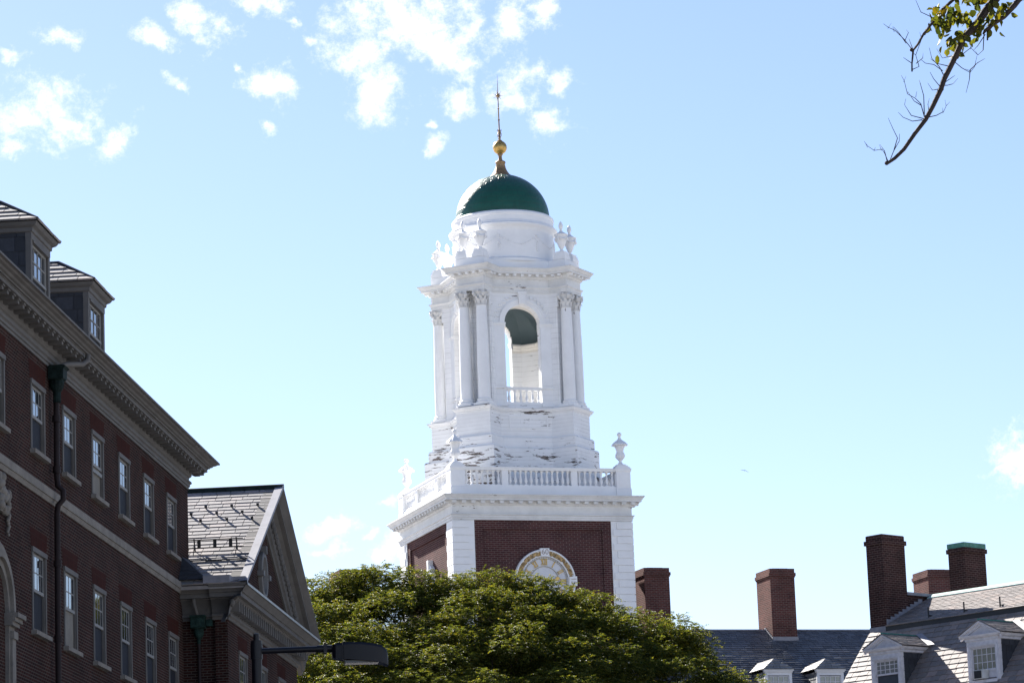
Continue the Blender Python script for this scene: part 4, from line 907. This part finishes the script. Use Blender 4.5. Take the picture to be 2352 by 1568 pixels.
def make_cdormer():
    D_ = MB(); y0, zt = -5.5, 16.05; x0, x1 = 0, 1.25
    D_.box(x0, x0+.13, y0, y0+.1, zt-1.5, zt); D_.box(x1-.13, x1, y0, y0+.1, zt-1.5, zt); D_.box(x0, x1, y0-.01, y0+.1, zt-.16, zt)
    D_.box(x0-.03, x1+.03, y0-.05, y0+.1, zt-.03, zt+.03); D_.box(x0-.06, x1+.06, y0-.10, y0+.1, zt+.03, zt+.09)
    D_ = D_.build('dormer', mat_plain('dormer_white', (.66, .66, .68), .5, .1), rng_b)
    s_ = MB(); s_.box(x0+.02, x1-.02, y0+.09, -2.2, zt-1.5, zt); slates(s_, (x0+.02, -2.2, zt-1.5), (0, -1, 0), (0, 0, 1), [(0, 0), (3.2, 0), (3.2, 1.5), (0, 1.5)], .2, (.22, .32), .016, 3); s_.build('cheek', mat_slate('grey_cheek_slate', (.17, .18, .19), .25), D_, recalc=False)
    s_ = MB(); e = .1; ez, az, ay = zt+.09, zt+.58, y0+.42; A = (x0-e, y0-.14, ez); B = (x1+e, y0-.14, ez); ap = ((x0+x1)/2, ay, az); bk = ((x0+x1)/2, -2.4, az)
    s_.add([A, B, ap, bk, (x0-e, -2.4, ez), (x1+e, -2.4, ez)], [(0, 1, 2), (0, 2, 3, 4), (1, 5, 3, 2)])
    V = Vector((.5*(x0+x1)-A[0], 0, az-ez)); slates(s_, (A[0], -2.4, ez+.008), (0, -1, 0), V, [(0, 0), (-2.4-A[1], 0), (-2.4-ay, V.length), (0, V.length)], .2, (.25, .4), .02, 6)
    V = Vector((0, ay-A[1], az-ez)); slates(s_, (A[0], A[1], ez+.008), (1, 0, 0), V, [(0, 0), (x1-x0+2*e, 0), ((x1-x0)/2+e, V.length)], .2, (.25, .4), .02, 7)
    s_.build('dormer_roof', mat_slate('dormer_slate', (.2, .2, .2), .25), D_, recalc=False)
    u = MB(); a0, a1, z1 = x0+.16, x1-.16, zt-.2
    for k in range(5): xx = a0+(a1-a0)*k/4; u.box(xx-.014, xx+.014, y0+.02, y0+.05, zt-1.5, z1)
    for k in range(4): zz = z1-k*.24; u.box(a0, a1, y0+.021, y0+.049, zz-.013, zz+.013)
    u.build('window_sash', TRIMG, D_)
    p_ = MB(); p_.add([(a0, y0+.04, zt-1.5), (a1, y0+.04, zt-1.5), (a1, y0+.04, z1), (a0, y0+.04, z1)], [(0, 1, 2, 3)]); p_.build('pane', mat_glass('blind_behind_glass', (.34, .33, .28), 1.5), D_, recalc=False)
    return D_
cd0 = make_cdormer(); cd0.location = (9.25, 0, 0); dup(cd0, (11.66, 0, 0))

# ================================================================== RIGHT GAMBREL HOUSE (local x = along the roof to the right, y = into the roof)
k = 1.25
HB = (9.7898*k, 90*k, 0)
house = tag(empty('gambrel_house', HB, R(-47)), 'house with sunlit rose grey gambrel slate roof, pedimented dormers and two dark chimneys at right', 'building')
Z = lambda z: 1.6+(z-1.6)*k
Yb, Zb = -.05*k, Z(11.62)              # break (top of the steep slope)
Y1, Z1 = -1.26*k, Z(10.21); stp = (Zb-Z1)/(Yb-Y1)
Ye = -3.4; Ze = Zb-(Yb-Ye)*stp
Yr, Zr = 1.97*k, Z(12.69)
X0, X1 = -.58*k, 16.0
w = MB(); w.box(X0+.05, X1, Ye+.4, 2*Yr-Ye-.4, 0, Ze); w.prism([(Ye+.4, Ze-.2), (Yb+.05, Zb-.1), (Yr, Zr-.15), (2*Yr-Yb, Zb-.1), (2*Yr-Ye-.4, Ze-.2)], X0+.06, X0+.7, 'x')
w.build('wall', BRICK_D, house)
r = MB(); r.prism([(Ye, Ze-.04), (Yb, Zb-.04), (2*Yr-Yb, Zb-.04), (2*Yr-Ye, Ze-.04)], X0+.02, X1, 'x'); 
V = Vector((0, Yb-Ye, Zb-Ze)); slates(r, (X0, Ye, Ze), (1, 0, 0), V, [(0, 0), (13, 0), (13, V.length), (0, V.length)], .235, (.30, .46), .020, 51)
hr = r.build('roof', SLATE_R, house, recalc=False)
r = MB(); yb2 = -.12; zb2 = Z(11.74); r.prism([(yb2+.08, zb2-.01), (Yr, Zr-.05), (2*Yr-yb2, zb2-.05), (2*Yr-yb2, zb2-.12), (yb2+.10, zb2-.12)], 0.02, X1, 'x')
V = Vector((0, Yr-yb2, Zr-zb2)); slates(r, (0.02, yb2, zb2), (1, 0, 0), V, [(0, 0), (13, 0), (13, V.length-.16), (0, V.length-.16)], .165, (.3, .5), .015, 53); r.build('upper_roof', SLATE_R, hr, recalc=False)
f = MB(); f.loft([[(0.02, Yr-.32, Zr-.145), (X1, Yr-.32, Zr-.145)], [(0.02, Yr-.31, Zr-.09), (X1, Yr-.31, Zr-.09)], [(0.02, Yr, Zr+.05), (X1, Yr, Zr+.05)], [(0.02, Yr+.3, Zr-.1), (X1, Yr+.3, Zr-.1)]], False); f.build('copper_ridge', mat_plain('pale_verdigris', (.32, .45, .40), .6, .2), hr)
f = MB(); f.box(0.02, X1, yb2+.03, yb2+.075, Zb-.02, zb2-.005); f.build('eaves_shade_board', IRON, hr)  # near-black strip: the upper eave's shadow gap put into its colour
gd = None
for x in (1.76, 3.29, 4.81, 6.34):
    if gd is None:
        q = MB(); q.box(-.018, .018, -.018, .018, -.05, .34); q.box(-.018, .018, 0, .25, .05, .085); gd = q.build('snow_guard', IRON, hr); o = gd
    else: o = gd.copy(); COL.objects.link(o)
    o.location = (x, yb2+.22, zb2+.12)
def hstack(y0, y1, z1, green):
    b = MB(); b.box(X0, 0, y0, y1, Z(9.5), z1-.30); e = .05
    b.box(X0-e, e, y0-e, y1+e, z1-.34, z1-.19); b.box(X0+.0, 0, y0, y1, z1-.19, z1-.02)
    c_ = b.build('chimney', BRICK_D, house)
    f = MB()
    if green: f.box(X0-.02, .02, y0-.02, y1+.02, z1-.17, z1+.0)
    else: f.box(X0+.02, -.02, y0+.02, y1-.02, z1-.022, z1-.004)
    f.build('cap', COPPER if green else IRON, c_); return c_
c1 = hstack(0, .92*k, Z(14.265), False)
f = MB(); f.box(X0-.015, -.0+.015, -.03, -.005, Z(11.58), Z(11.76))
y = 0
for i in range(9):
    y0 = i*.21; zz = zb2+(y0-yb2)*(Zr-zb2)/(Yr-yb2); f.box(-.002, .018, y0, y0+.21, zz-.1, zz+.2)
f.build('flashing', LEAD, c1)
c2 = hstack(3.44*k, 4.35*k, Z(14.275), True)
b = MB(); b.box(X0+.15, -.12, .92*k, 3.44*k, Z(11), Z(12.66)); b.build('parapet', BRICK_D, house)
b = MB(); b.box(X0+.08, -.03, .92*k, 3.44*k, Z(12.66), Z(12.74)); b.build('coping', LEAD, house)
Zd = lambda z: Z(z-.03)
def make_hdormer(second):
    yf = -1.66*k; ax = .0; hw = .63*k; zc0 = Zd(10.93); za = Zd(11.25)
    body = .52*k; zb = Zd(9.72)
    yback = lambda z: Yb-(Zb-z)/stp
    d_ = MB()
    wx0, wx1, wz1, wz0 = -.40*k, .40*k, Zd(10.66), Zd(9.82)
    d_.box(-body, wx0, yf, yf+.15, zb, zc0); d_.box(wx1, body, yf, yf+.15, zb, zc0); d_.box(wx0, wx1, yf, yf+.15, wz1, zc0); d_.box(wx0-.05, wx1+.05, yf-.06, yf+.15, zb, wz0)
    for x0, x1 in ((wx0-.1, wx0-.04), (wx1+.04, wx1+.1)): d_.box(x0, x1, yf-.025, yf, wz0, wz1+.1)
    d_.box(wx0-.1, wx1+.1, yf-.026, yf, wz1+.04, wz1+.10)
    yb_ = yback(zc0)+.6
    # cornice round three sides
    d_.loft([[(-body-e, yb_, z), (-body-e, yf-e, z), (body+e, yf-e, z), (body+e, yb_, z)] for e, z in ((-.02, zc0-.14), (.03, zc0-.12), (.03, zc0-.06), (.10, zc0-.02), (.13, zc0+.04), (.13, zc0+.06), (-.1, zc0+.07))], False)
    # pediment
    d_.prism([(-hw, zc0+.05), (hw, zc0+.05), (0, za)], yf-.02, yf+.1, 'y')
    rise = (za-zc0-.05)
    for s in (-1, 1):
        d_.loft([[(s*(hw+.06), y, zc0+.03+dz), (0, y, za+.06+dz)] for y, dz in ((yf, -.12), (yf-.07, -.12), (yf-.07, -.06), (yf-.14, -.02), (yf-.14, .03), (yf+.1, .04))], False)
    D_ = d_.build('dormer', TRIMG, house)
    s_ = MB()
    ybm = yback(za)+.3
    s_.box(-body+.02, body-.02, yf+.14, yback(zc0)+.3, zb-1, zc0-.1)
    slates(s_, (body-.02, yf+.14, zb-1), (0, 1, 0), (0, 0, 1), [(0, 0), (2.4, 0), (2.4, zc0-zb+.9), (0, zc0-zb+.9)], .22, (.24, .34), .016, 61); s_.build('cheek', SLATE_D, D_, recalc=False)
    s_ = MB(); s_.add([(-hw-.08, yf-.16, zc0+.07), (0, yf-.16, za+.11), (hw+.08, yf-.16, zc0+.07), (-hw-.08, ybm, zc0+.07), (0, ybm, za+.11), (hw+.08, ybm, zc0+.07)], [(0, 1, 4, 3), (1, 2, 5, 4)])
    for s in (-1, 1):
        V = Vector((-s*(hw+.08), 0, za-zc0+.04)); U = (0, s, 0)
        Lr = ybm-yf+.16
        O_ = (s*(hw+.08), yf-.16 if s > 0 else ybm, zc0+.075); slates(s_, O_, U, V, [(0, 0), (Lr, 0), (Lr, V.length-.05), (0, V.length-.05)], .125, (.25, .4), .02, 71+s)
    s_.build('dormer_roof', mat_slate('dormer_rose_slate', (.2, .185, .18), .22), D_, recalc=False)
    f = MB(); f.tube([(0, yf-.15, za+.13), (0, ybm, za+.13)], .035, 6); f.build('ridge_capping', COPPER, D_)
    f = MB()   # valley flashing up the right side
    yv0, yv1 = yback(zc0), yback(za+.1)
    A, B = Vector((hw+.1, yv0, zc0+.09)), Vector((.02, yv1, za+.16)); nn = Vector((0, -stp, 1)).normalized()*.05; wv = Vector((.22, 0, 0))
    f.loft([[A+nn-wv*.3, B+nn-wv*.3], [A+nn+wv, B+nn+wv]], False); f.build('valley_flashing', LEAD, D_)
    u = MB()
    zm = wz1-(wz1-wz0)*(.70 if second else .44)
    ys = yf+.05
    for x0, x1, z0, z1 in ((wx0, wx0+.05, wz0, wz1), (wx1-.05, wx1, wz0, wz1), (wx0, wx1, wz1-.05, wz1), (wx0, wx1, zm-.03, zm+.03)): u.box(x0, x1, ys, ys+.04, z0, z1)
    for i in range(1, 5): xx = wx0+(wx1-wx0)*i/5; u.box(xx-.01, xx+.01, ys+.012, ys+.03, zm, wz1)
    for i in (1, 2): zz = zm+(wz1-zm)*i/3; u.box(wx0, wx1, ys+.013, ys+.031, zz-.01, zz+.01)
    u.build('window_sash', TRIMG, D_)
    p_ = MB(); p_.add([(wx0, ys+.03, zm), (wx1, ys+.03, zm), (wx1, ys+.03, wz1), (wx0, ys+.03, wz1)], [(0, 1, 2, 3)])
    p_.build('pane', mat_glass('dusty_glass', (.13, .12, .085) if second else (.22, .23, .22), 1.55), D_, recalc=False)
    p_ = MB(); p_.add([(wx0, ys+.06, wz0), (wx1, ys+.06, wz0), (wx1, ys+.06, zm), (wx0, ys+.06, zm)], [(0, 1, 2, 3)])
    if second:
        p_.build('dark_opening', SCREEN, D_, recalc=False)
        p_ = MB(); p_.box(.14, wx1-.05, ys+.02, ys+.05, wz0, zm-.03); p_.build('side_panel', TRIMG, D_)
    else: p_.build('insect_screen', mat_plain('blue_screen', (.05, .06, .075), .6), D_, recalc=False)
    return D_, (wz0, zm, yf)
hd1, _ = make_hdormer(False); hd1.location = (1.32*k, 0, 0)
hd2, (az0, az1, ayf) = make_hdormer(True); hd2.location = (4.59*k, 0, 0)
# window air conditioner: sits in the window, a thing of its own
Mh = Matrix.Translation(HB) @ Rz(R(-47))
acx = 4.59*k
ac = tag(empty('air_conditioner', Mh @ Vector((acx-.10, ayf+.02, az0+.03)), R(-47)), 'small boxy air conditioner with dark grille in the right hand pedimented dormer window', 'air conditioner')
q = MB(); q.box(-.22, .22, -.16, .3, .0, .29); q.build('casing', mat_plain('ac_casing', (.55, .55, .53), .5), ac)
q = MB(); q.box(-.19, .10, -.175, -.155, .025, .265); q.build('grille', BLACKM, ac)

# ================================================================== STREET LAMP
lamp = tag(empty('street_lamp', (-3.19, 40, 0)), 'black street lamp with long arm and boxy head before the brick hall', 'street lamp')
q = MB(); q.lathe([(.11, 0), (.11, .4), (.075, .5), (.065, 3), (.0615, 6.20)], 16); q.lathe([(.035, 6.2), (.035, 6.30), (.02, 6.31)], 12); q.lathe([(.068, 6.14), (.068, 6.22)], 16); q.build('pole', LAMPB, lamp, True)
q = MB(); q.tube([(.05, 0, 6.095), (.78, 0, 6.105)], [.036, .036], 12); q.tube([(.72, 0, 6.105), (.96, 0, 6.105)], .045, 12); q.lathe([(.072, 6.0), (.072, 6.18)], 16); q.build('arm', LAMPB, lamp, True)
q = MB(); loops = []
for x, zt, zb, hw in ((.90, 6.14, 5.99, .07), (.94, 6.155, 5.975, .12), (1.10, 6.165, 5.955, .16), (1.25, 6.158, 5.94, .17), (1.38, 6.142, 5.925, .17), (1.485, 6.118, 5.91, .16), (1.55, 6.06, 5.885, .13), (1.565, 5.99, 5.875, .11)):
    loops.append([(x, -hw, zb), (x, -hw, zt-.03), (x, -hw*.85, zt), (x, hw*.85, zt), (x, hw, zt-.03), (x, hw, zb)])
q.loft(loops, True, True, True); lh = q.build('lamp_head', LAMPB, lamp, True, angle=30)
q = MB(); q.box(1.02, 1.026, -.166, .166, 5.95, 6.168); q.box(.80, .84, -.05, .05, 6.05, 6.16); q.build('clamp', LAMPB, lh)
q = MB(); q.box(1.05, 1.45, -.12, .12, 5.915, 5.945); q.build('lens', mat_plain('lamp_lens', (.06, .06, .06), .2), lh)
lamp.rotation_euler = (0, 0, R(6))

# ================================================================== BIG TREE IN FRONT OF THE TOWER
def leaf_mesh(name, P, D, Nn, L, Wd, mat, parent, oval=False):
    """many separate leaves: folded pointed leaflets, or rounder six cornered ones (numpy)"""
    n = len(P); D = D/np.linalg.norm(D, axis=1)[:, None]; S_ = np.cross(D, Nn); S_ /= np.linalg.norm(S_, axis=1)[:, None]+1e-9; U_ = np.cross(S_, D)
    L = L[:, None]; Wd = Wd[:, None]
    if oval:
        vs = [P, P+D*L*.25+S_*Wd*.8+U_*Wd*.25, P+D*L*.62+S_*Wd*.9+U_*Wd*.25, P+D*L-U_*L*.14, P+D*L*.62-S_*Wd*.9+U_*Wd*.25, P+D*L*.25-S_*Wd*.8+U_*Wd*.25]
        tri = [[0, 1, 2], [0, 2, 3], [0, 3, 4], [0, 4, 5]]
    else:
        vs = [P, P+D*L*.45+S_*Wd+U_*Wd*.35, P+D*L-U_*L*.12, P+D*L*.45-S_*Wd+U_*Wd*.35]; tri = [[0, 1, 2], [0, 2, 3]]
    m_ = len(vs); k_ = len(tri); v = np.stack(vs, 1).reshape(-1, 3)
    me = bpy.data.meshes.new(name); me.vertices.add(m_*n); me.vertices.foreach_set('co', v.ravel().astype(np.float32))
    idx = (np.arange(n)[:, None]*m_+np.array(tri).ravel()[None, :]).ravel()
    me.loops.add(3*k_*n); me.loops.foreach_set('vertex_index', idx.astype(np.int32)); me.polygons.add(k_*n)
    me.polygons.foreach_set('loop_start', np.arange(0, 3*k_*n, 3, dtype=np.int32)); me.polygons.foreach_set('loop_total', np.full(k_*n, 3, np.int32))
    me.materials.append(mat); me.update(calc_edges=True); me.validate()
    o = bpy.data.objects.new(name, me); COL.objects.link(o); o.parent = parent; return o
TX, TY = -.8, 113.0
tree = tag(empty('spreading_tree', (TX, TY, 0)), 'broad leafy green tree standing in front of the clock tower', 'tree')
SIL_X = np.array([-9.6, -8.6, -7.86, -7.19, -6.32, -5.46, -4.93, -4.27, -3.48, -2.82, -1.84, -1.5, -0.58, -0.05, 0.34, 0.99, 1.77, 2.37, 3.01, 3.72, 4.3, 5.03, 5.61, 5.92, 6.36, 6.4, 6.58, 7.1, 7.55, 8.6, 9.6])
SIL_Z = np.array([14.2, 15.8, 16.29, 16.73, 16.9, 16.9, 17.11, 17.02, 16.79, 16.7, 16.63, 16.75, 16.72, 16.56, 16.45, 16.29, 16.0, 15.97, 15.62, 15.16, 14.97, 15.01, 14.73, 14.32, 13.91, 13.44, 13.17, 13.02, 12.74, 11.8, 10.5])
rt_ = np.random.default_rng(42)
pads = []
def crown_top(x, y):   # world x, y offset from the trunk
    t = np.interp(x, SIL_X, SIL_Z)-.10; return t-4.4*(abs(y)/(8.5 if y < 0 else 5.0))**1.25
clumps = []; tries = 0
while len(clumps) < 150 and tries < 40000:
    tries += 1
    x = rt_.uniform(-9.0, 9.0); y = rt_.uniform(-8.6, 2.5); r_ = rt_.uniform(.8, 1.7); zt = min(crown_top(x, y), crown_top(x+r_*.75, y)+.25, crown_top(x-r_*.75, y)+.25)
    z = zt-r_*.5-(.05 if rt_.random() < .5 else rt_.uniform(.5, 3.6))
    if z < 9.6: continue
    if any((x-a)**2+((y-b)*.8)**2+((z-c)*1.5)**2 < (.70*(r_+d))**2 for a, b, c, d in clumps): continue
    clumps.append((x, y, z, r_))
for (x, y, z, r_) in clumps:
    for i in range(int(7*r_*r_)+4):
        th = rt_.uniform(0, 2*math.pi); cz = rt_.uniform(.0, 1); sz = math.sqrt(1-cz*cz); q_ = rt_.uniform(.28, .5)*min(r_, 1.2)
        pads.append((x+r_*sz*math.cos(th)*.85, y+r_*sz*math.sin(th)*.85, z+r_*.5*cz-.1, q_, q_, q_*.55))
for i in range(64):          # billows along the top of the crown
    x = -8.8+17.4*i/63+rt_.uniform(-.1, .1); q_ = rt_.uniform(.22, .6); y = rt_.uniform(-.9, .5)
    pads.append((x, y, np.interp(x, SIL_X, SIL_Z)-q_*.55-.06-.16*(i % 3 == 1), q_, q_, q_*.6)); pads.append((x, y-.3, np.interp(x, SIL_X, SIL_Z)-q_*.6-.6, q_*1.2, q_*1.2, q_*.7))
    pads.append((x, y-.2, np.interp(x, SIL_X, SIL_Z)-1.3, .6, .6, .4))
for x, z in ((-4.6, 15.6), (-4.2, 15.2), (-3.8, 15.5), (-4.3, 14.6), (-5.0, 14.9), (-3.5, 14.9)): pads.append((x, -1.5, z, .7, .7, .45))
for _ in range(90):
    x = rt_.uniform(-8.6, 6.2); y = rt_.uniform(-4.5, 3.5); pads.append((x, y, min(crown_top(x, y)-1.5-rt_.uniform(0, 3), 15.2), 1.3, 1.3, .8))
Ps, Ds, Ns, Ls, Ws = [], [], [], [], []
for (x, y, z, rx, ry, rz_) in pads:
    ns = int(115*rx*rx)+15                       # sprays per pad
    th = rt_.uniform(0, 2*math.pi, ns); cz = rt_.uniform(-.35, 1, ns); rr_ = np.sqrt(1-cz**2)*rt_.uniform(.75, 1.08, ns)
    o_ = np.stack([np.cos(th)*rr_*rx, np.sin(th)*rr_*ry, cz*rz_*rt_.uniform(.8, 1.25, ns)], 1)
    base = np.array([x-TX, y, z])+o_
    out = np.stack([np.cos(th), np.sin(th), cz*.6+.15], 1)+rt_.normal(0, .35, (ns, 3))
    out /= np.linalg.norm(out, axis=1)[:, None]
    side = np.cross(out, [0, 0, 1.0]); side /= np.linalg.norm(side, axis=1)[:, None]+1e-9
    ln = rt_.uniform(.22, .42, ns)
    for j in range(7):                           # leaflets along each arching spray
        t_ = (j+.6)/7; c_ = base+out*(ln*t_)[:, None]+np.array([0, 0, -1.0])*(ln*.42*t_**2)[:, None]
        for sgn in (-1, 1):
            d_ = out*.55+side*sgn*.9+rt_.normal(0, .22, (ns, 3)); d_[:, 2] -= .25
            nn = np.array([0, 0, 1.0])+rt_.normal(0, .45, (ns, 3))
            Ps.append(c_); Ds.append(d_); Ns.append(nn); Ls.append(rt_.uniform(.055, .095, ns)); Ws.append(rt_.uniform(.016, .026, ns))
leaf_mesh('crown', np.concatenate(Ps), np.concatenate(Ds), np.concatenate(Ns), np.concatenate(Ls), np.concatenate(Ws), LEAF1, tree)
q = MB(); q.tube([(0, 0, 0), (.05, 0, 1.5), (0, .1, 3.5), (.1, .1, 5.2)], [.55, .42, .36, .32], 12)
rb = random.Random(8)
for (x, y, z, *_r) in clumps:
    p1 = Vector((x-TX, y, z)); st_ = Vector((rb.uniform(-.1, .1), 0, rb.uniform(4.0, 5.2))); mid = st_.lerp(p1, .5)+Vector((0, 0, rb.uniform(-.6, .9)))
    q.tube([st_, st_.lerp(mid, .6)+Vector((0, 0, .3)), mid, mid.lerp(p1, .5)+Vector((0, 0, .15)), p1], [.16, .10, .065, .04, .015], 5)
q.build('trunk', BARK, tree, True)

# ================================================================== TREE WHOSE BRANCH HANGS INTO THE TOP RIGHT CORNER
bt = tag(empty('overhanging_tree', (7.6, 26.4, 0)), 'tree beyond the right edge whose half bare branch hangs down into the sky', 'tree')
def bl(pts): return [Vector((x-7.6, y-26.4, z)) for x, y, z in pts]
q = MB(); q.tube(bl([(7.6, 26.4, 0), (7.65, 26.4, 3), (7.5, 26.4, 7), (7.4, 26.4, 11), (7.3, 26.3, 14)]), [.3, .24, .2, .16, .1], 12)
q.build('trunk', BARK, bt, True)
q = MB(); rb = random.Random(4)
q.tube(bl([(7.42, 26.4, 10.6), (6.4, 26.2, 10.55), (5.2, 26.0, 10.2), (4.6, 26, 9.86), (4.189, 26, 9.55), (4.149, 26, 9.503), (4.059, 26, 9.41), (3.972, 26, 9.356), (3.90, 26, 9.30), (3.884, 26, 9.273)]), [.09, .075, .05, .032, .024, .024, .019, .017, .013, .008], 8)
q.tube(bl([(3.972, 26, 9.356), (3.92, 26, 9.29), (3.915, 26, 9.22)]), [.012, .009, .007], 6)
q.tube(bl([(5.2, 26.0, 10.2), (4.5, 25.95, 9.98), (4.12, 25.95, 9.72), (4.0, 26, 9.56), (3.914, 26, 9.464), (3.853, 26, 9.38), (3.774, 26, 9.296), (3.714, 26, 9.231), (3.661, 26, 9.118), (3.599, 26, 9.005), (3.547, 26, 8.912), (3.514, 26, 8.827), (3.44, 26, 8.687), (3.379, 26, 8.584), (3.28, 26, 8.464), (3.19, 26, 8.344), (3.112, 26, 8.272), (3.04, 26, 8.227)]),
       [.05, .045, .040, .036, .033, .031, .0285, .0255, .023, .022, .0215, .021, .019, .018, .0165, .0155, .0138, .0125], 8)
q.tube(bl([(4.5, 25.95, 9.98), (4.0, 25.9, 9.82), (3.80, 25.95, 9.70), (3.662, 26, 9.57), (3.564, 26, 9.487), (3.474, 26, 9.375), (3.404, 26, 9.291), (3.352, 26, 9.207), (3.313, 26, 9.16), (3.296, 26, 9.046), (3.293, 26, 8.984)]), [.026, .02, .017, .0135, .0125, .011, .0095, .0095, .009, .0065, .007], 7)
for (x, z, rr_) in ((3.52, 8.83, .02), (3.385, 8.60, .02), (3.66, 9.09, .018), (3.045, 8.235, .018), (3.30, 9.165, .016), (3.72, 9.24, .022), (3.57, 9.49, .016), (3.41, 9.295, .014)):
    q.ball((x-7.6, 26-26.4, z), rr_, n=8, k=5)
def twig(x, z, pts, r0=.0042):
    q.tube(bl([(x, 26, z)]+[(x+dx, 26+rb.uniform(-.05, .05), z+dz) for dx, dz in pts]), [r0*(1-.65*i/len(pts)) for i in range(len(pts)+1)], 4)
TW = [(3.06, 8.24, [(-.03, .07), (-.05, .10), (-.11, .10), (-.16, .13), (-.19, .17)]), (3.05, 8.25, [(-.02, .08), (-.045, .15)]), (3.07, 8.25, [(.04, .09), (.09, .17), (.095, .23)]), (3.11, 8.34, [(.03, .09), (.0, .17), (-.03, .27)]),
      (3.37, 8.60, [(-.02, .12), (-.06, .17), (-.12, .21), (-.15, .30), (-.165, .36)]), (3.35, 8.70, [(-.05, .05), (-.10, .12)]), (3.36, 8.59, [(-.09, .04), (-.14, .13), (-.13, .17)]), (3.35, 8.58, [(-.08, -.01), (-.15, .03), (-.19, .07)]), (3.37, 8.62, [(-.0, .15), (-.02, .26), (-.02, .30)]), (3.40, 8.6, [(.06, .0), (.12, .03), (.15, .09), (.14, .13)]), (3.41, 8.64, [(-.01, .06), (.01, .12)]),
      (3.51, 8.85, [(-.05, .06), (-.075, .12)]), (3.50, 8.83, [(-.05, .0), (-.09, .05)]), (3.52, 8.86, [(.05, .0), (.10, .02), (.13, .04)]), (3.53, 8.87, [(.06, .03), (.10, .06)]),
      (3.55, 8.93, [(-.03, .09), (-.09, .16), (-.11, .24)]), (3.54, 8.98, [(-.07, .05), (-.14, .06), (-.17, .10)]), (3.58, 9.02, [(-.09, .01), (-.13, .07)]),
      (3.63, 9.06, [(.07, -.05), (.135, -.09), (.17, -.05), (.2, .05)]), (3.76, 8.98, [(-.01, -.08), (-.04, -.18)]), (3.76, 8.98, [(.06, .05), (.12, .08)]), (3.64, 9.08, [(.08, .04), (.14, .08), (.17, .17)]), (3.62, 9.10, [(-.07, .0), (-.12, .06)]), 
      (3.31, 9.16, [(-.07, .08), (-.14, .16), (-.19, .19), (-.22, .24)]), (3.26, 9.22, [(-.06, .08), (-.10, .13)]), (3.25, 9.24, [(.03, .06), (.02, .1)]), (3.31, 9.17, [(-.03, .08)]), (3.296, 9.0, [(.05, .01), (.035, .12), (.09, .25), (.18, .38)]), (3.3, 9.05, [(-.04, .02), (-.07, .05)]), (3.33, 9.05, [(.05, .03), (.06, .08)]),
      (3.90, 9.27, [(-.07, -.10), (-.10, -.12)]), (3.89, 9.27, [(-.01, -.12), (-.06, -.17), (-.12, -.12), (-.11, -.02)]), (3.52, 9.41, [(-.12, .08), (-.17, .2)]), (3.99, 9.37, [(.0, .12), (-.05, .2)]), (4.06, 9.42, [(-.05, .1)])]
for x, z, p_ in TW:
    twig(x, z, p_)
    if len(p_) > 3:
        for dx, dz in p_[1:-1]: twig(x+dx, z+dz, [(rb.uniform(-.04, .03), rb.uniform(.02, .06))], .0025)
q.build('branch', BARK, bt, True)
Ps, Ds, Ns, Ls, Ws = [], [], [], [], []
rl_ = np.random.default_rng(9)
n = 230
cl_ = [(3.62, 9.50, .10, .06), (3.75, 9.55, .14, .09), (3.86, 9.47, .10, .10), (3.70, 9.42, .12, .07), (3.58, 9.40, .07, .05), (3.66, 9.28, .05, .05), (4.0, 9.52, .10, .07), (3.97, 9.42, .07, .05), (3.50, 9.42, .05, .06), (3.63, 9.21, .07, .05), (3.9, 9.6, .2, .08), (3.8, 9.35, .08, .06)]
for (x, z, sx, sz) in cl_:
    m_ = n//len(cl_); Ps.append(np.stack([x-7.6+rl_.normal(0, sx*.7, m_), -.4+rl_.normal(0, .12, m_), z+rl_.normal(0, sz*.7, m_)], 1))
    Ds.append(np.stack([rl_.normal(0, .5, m_), rl_.normal(0, .4, m_), rl_.normal(-.75, .35, m_)], 1)); Ns.append(rl_.normal(0, 1, (m_, 3))); Ls.append(rl_.uniform(.06, .09, m_)); Ws.append(rl_.uniform(.021, .032, m_))
leaf_mesh('leaves', np.concatenate(Ps), np.concatenate(Ds), np.concatenate(Ns), np.concatenate(Ls), np.concatenate(Ws), LEAF2, bt, True)

# ================================================================== BIRD
bird = tag(empty('bird', (8.24, 120, 20.97)), 'small pale bird with spread dark tipped wings in the sky right of the tower', 'bird')
q = MB()
q.loft([[(x+r_*0, y+r_*math.cos(a_), z+r_*math.sin(a_)) for a_ in [i*math.pi/4 for i in range(8)]] for x, y, z, r_ in ((0, -.13, .012, .004), (0, -.10, .012, .014), (0, -.06, .008, .02), (0, 0, 0, .027), (0, .06, 0, .02), (0, .12, .004, .008), (0, .17, .004, .003))], True, True, True)
q.build('body', mat_plain('pale_feathers', (.6, .58, .56), .7), bird, True)
for s_ in (-1, 1):
    q = MB(); pts = [(s_*.015, -.03, .01, .06), (s_*.06, -.05, .012 if s_ < 0 else -.02, .06), (s_*.10, -.02, .022 if s_ < 0 else -.045, .04), (s_*.135, .02, .03 if s_ < 0 else -.065, .01)]
    q.loft([[(x, y-.02, z), (x, y+c_*.4, z+.006), (x, y+c_, z), (x, y+c_*.4, z-.004)] for x, y, z, c_ in pts], True, True, True); q.build('wing', mat_plain('grey_feathers', (.12, .11, .12), .7), bird)
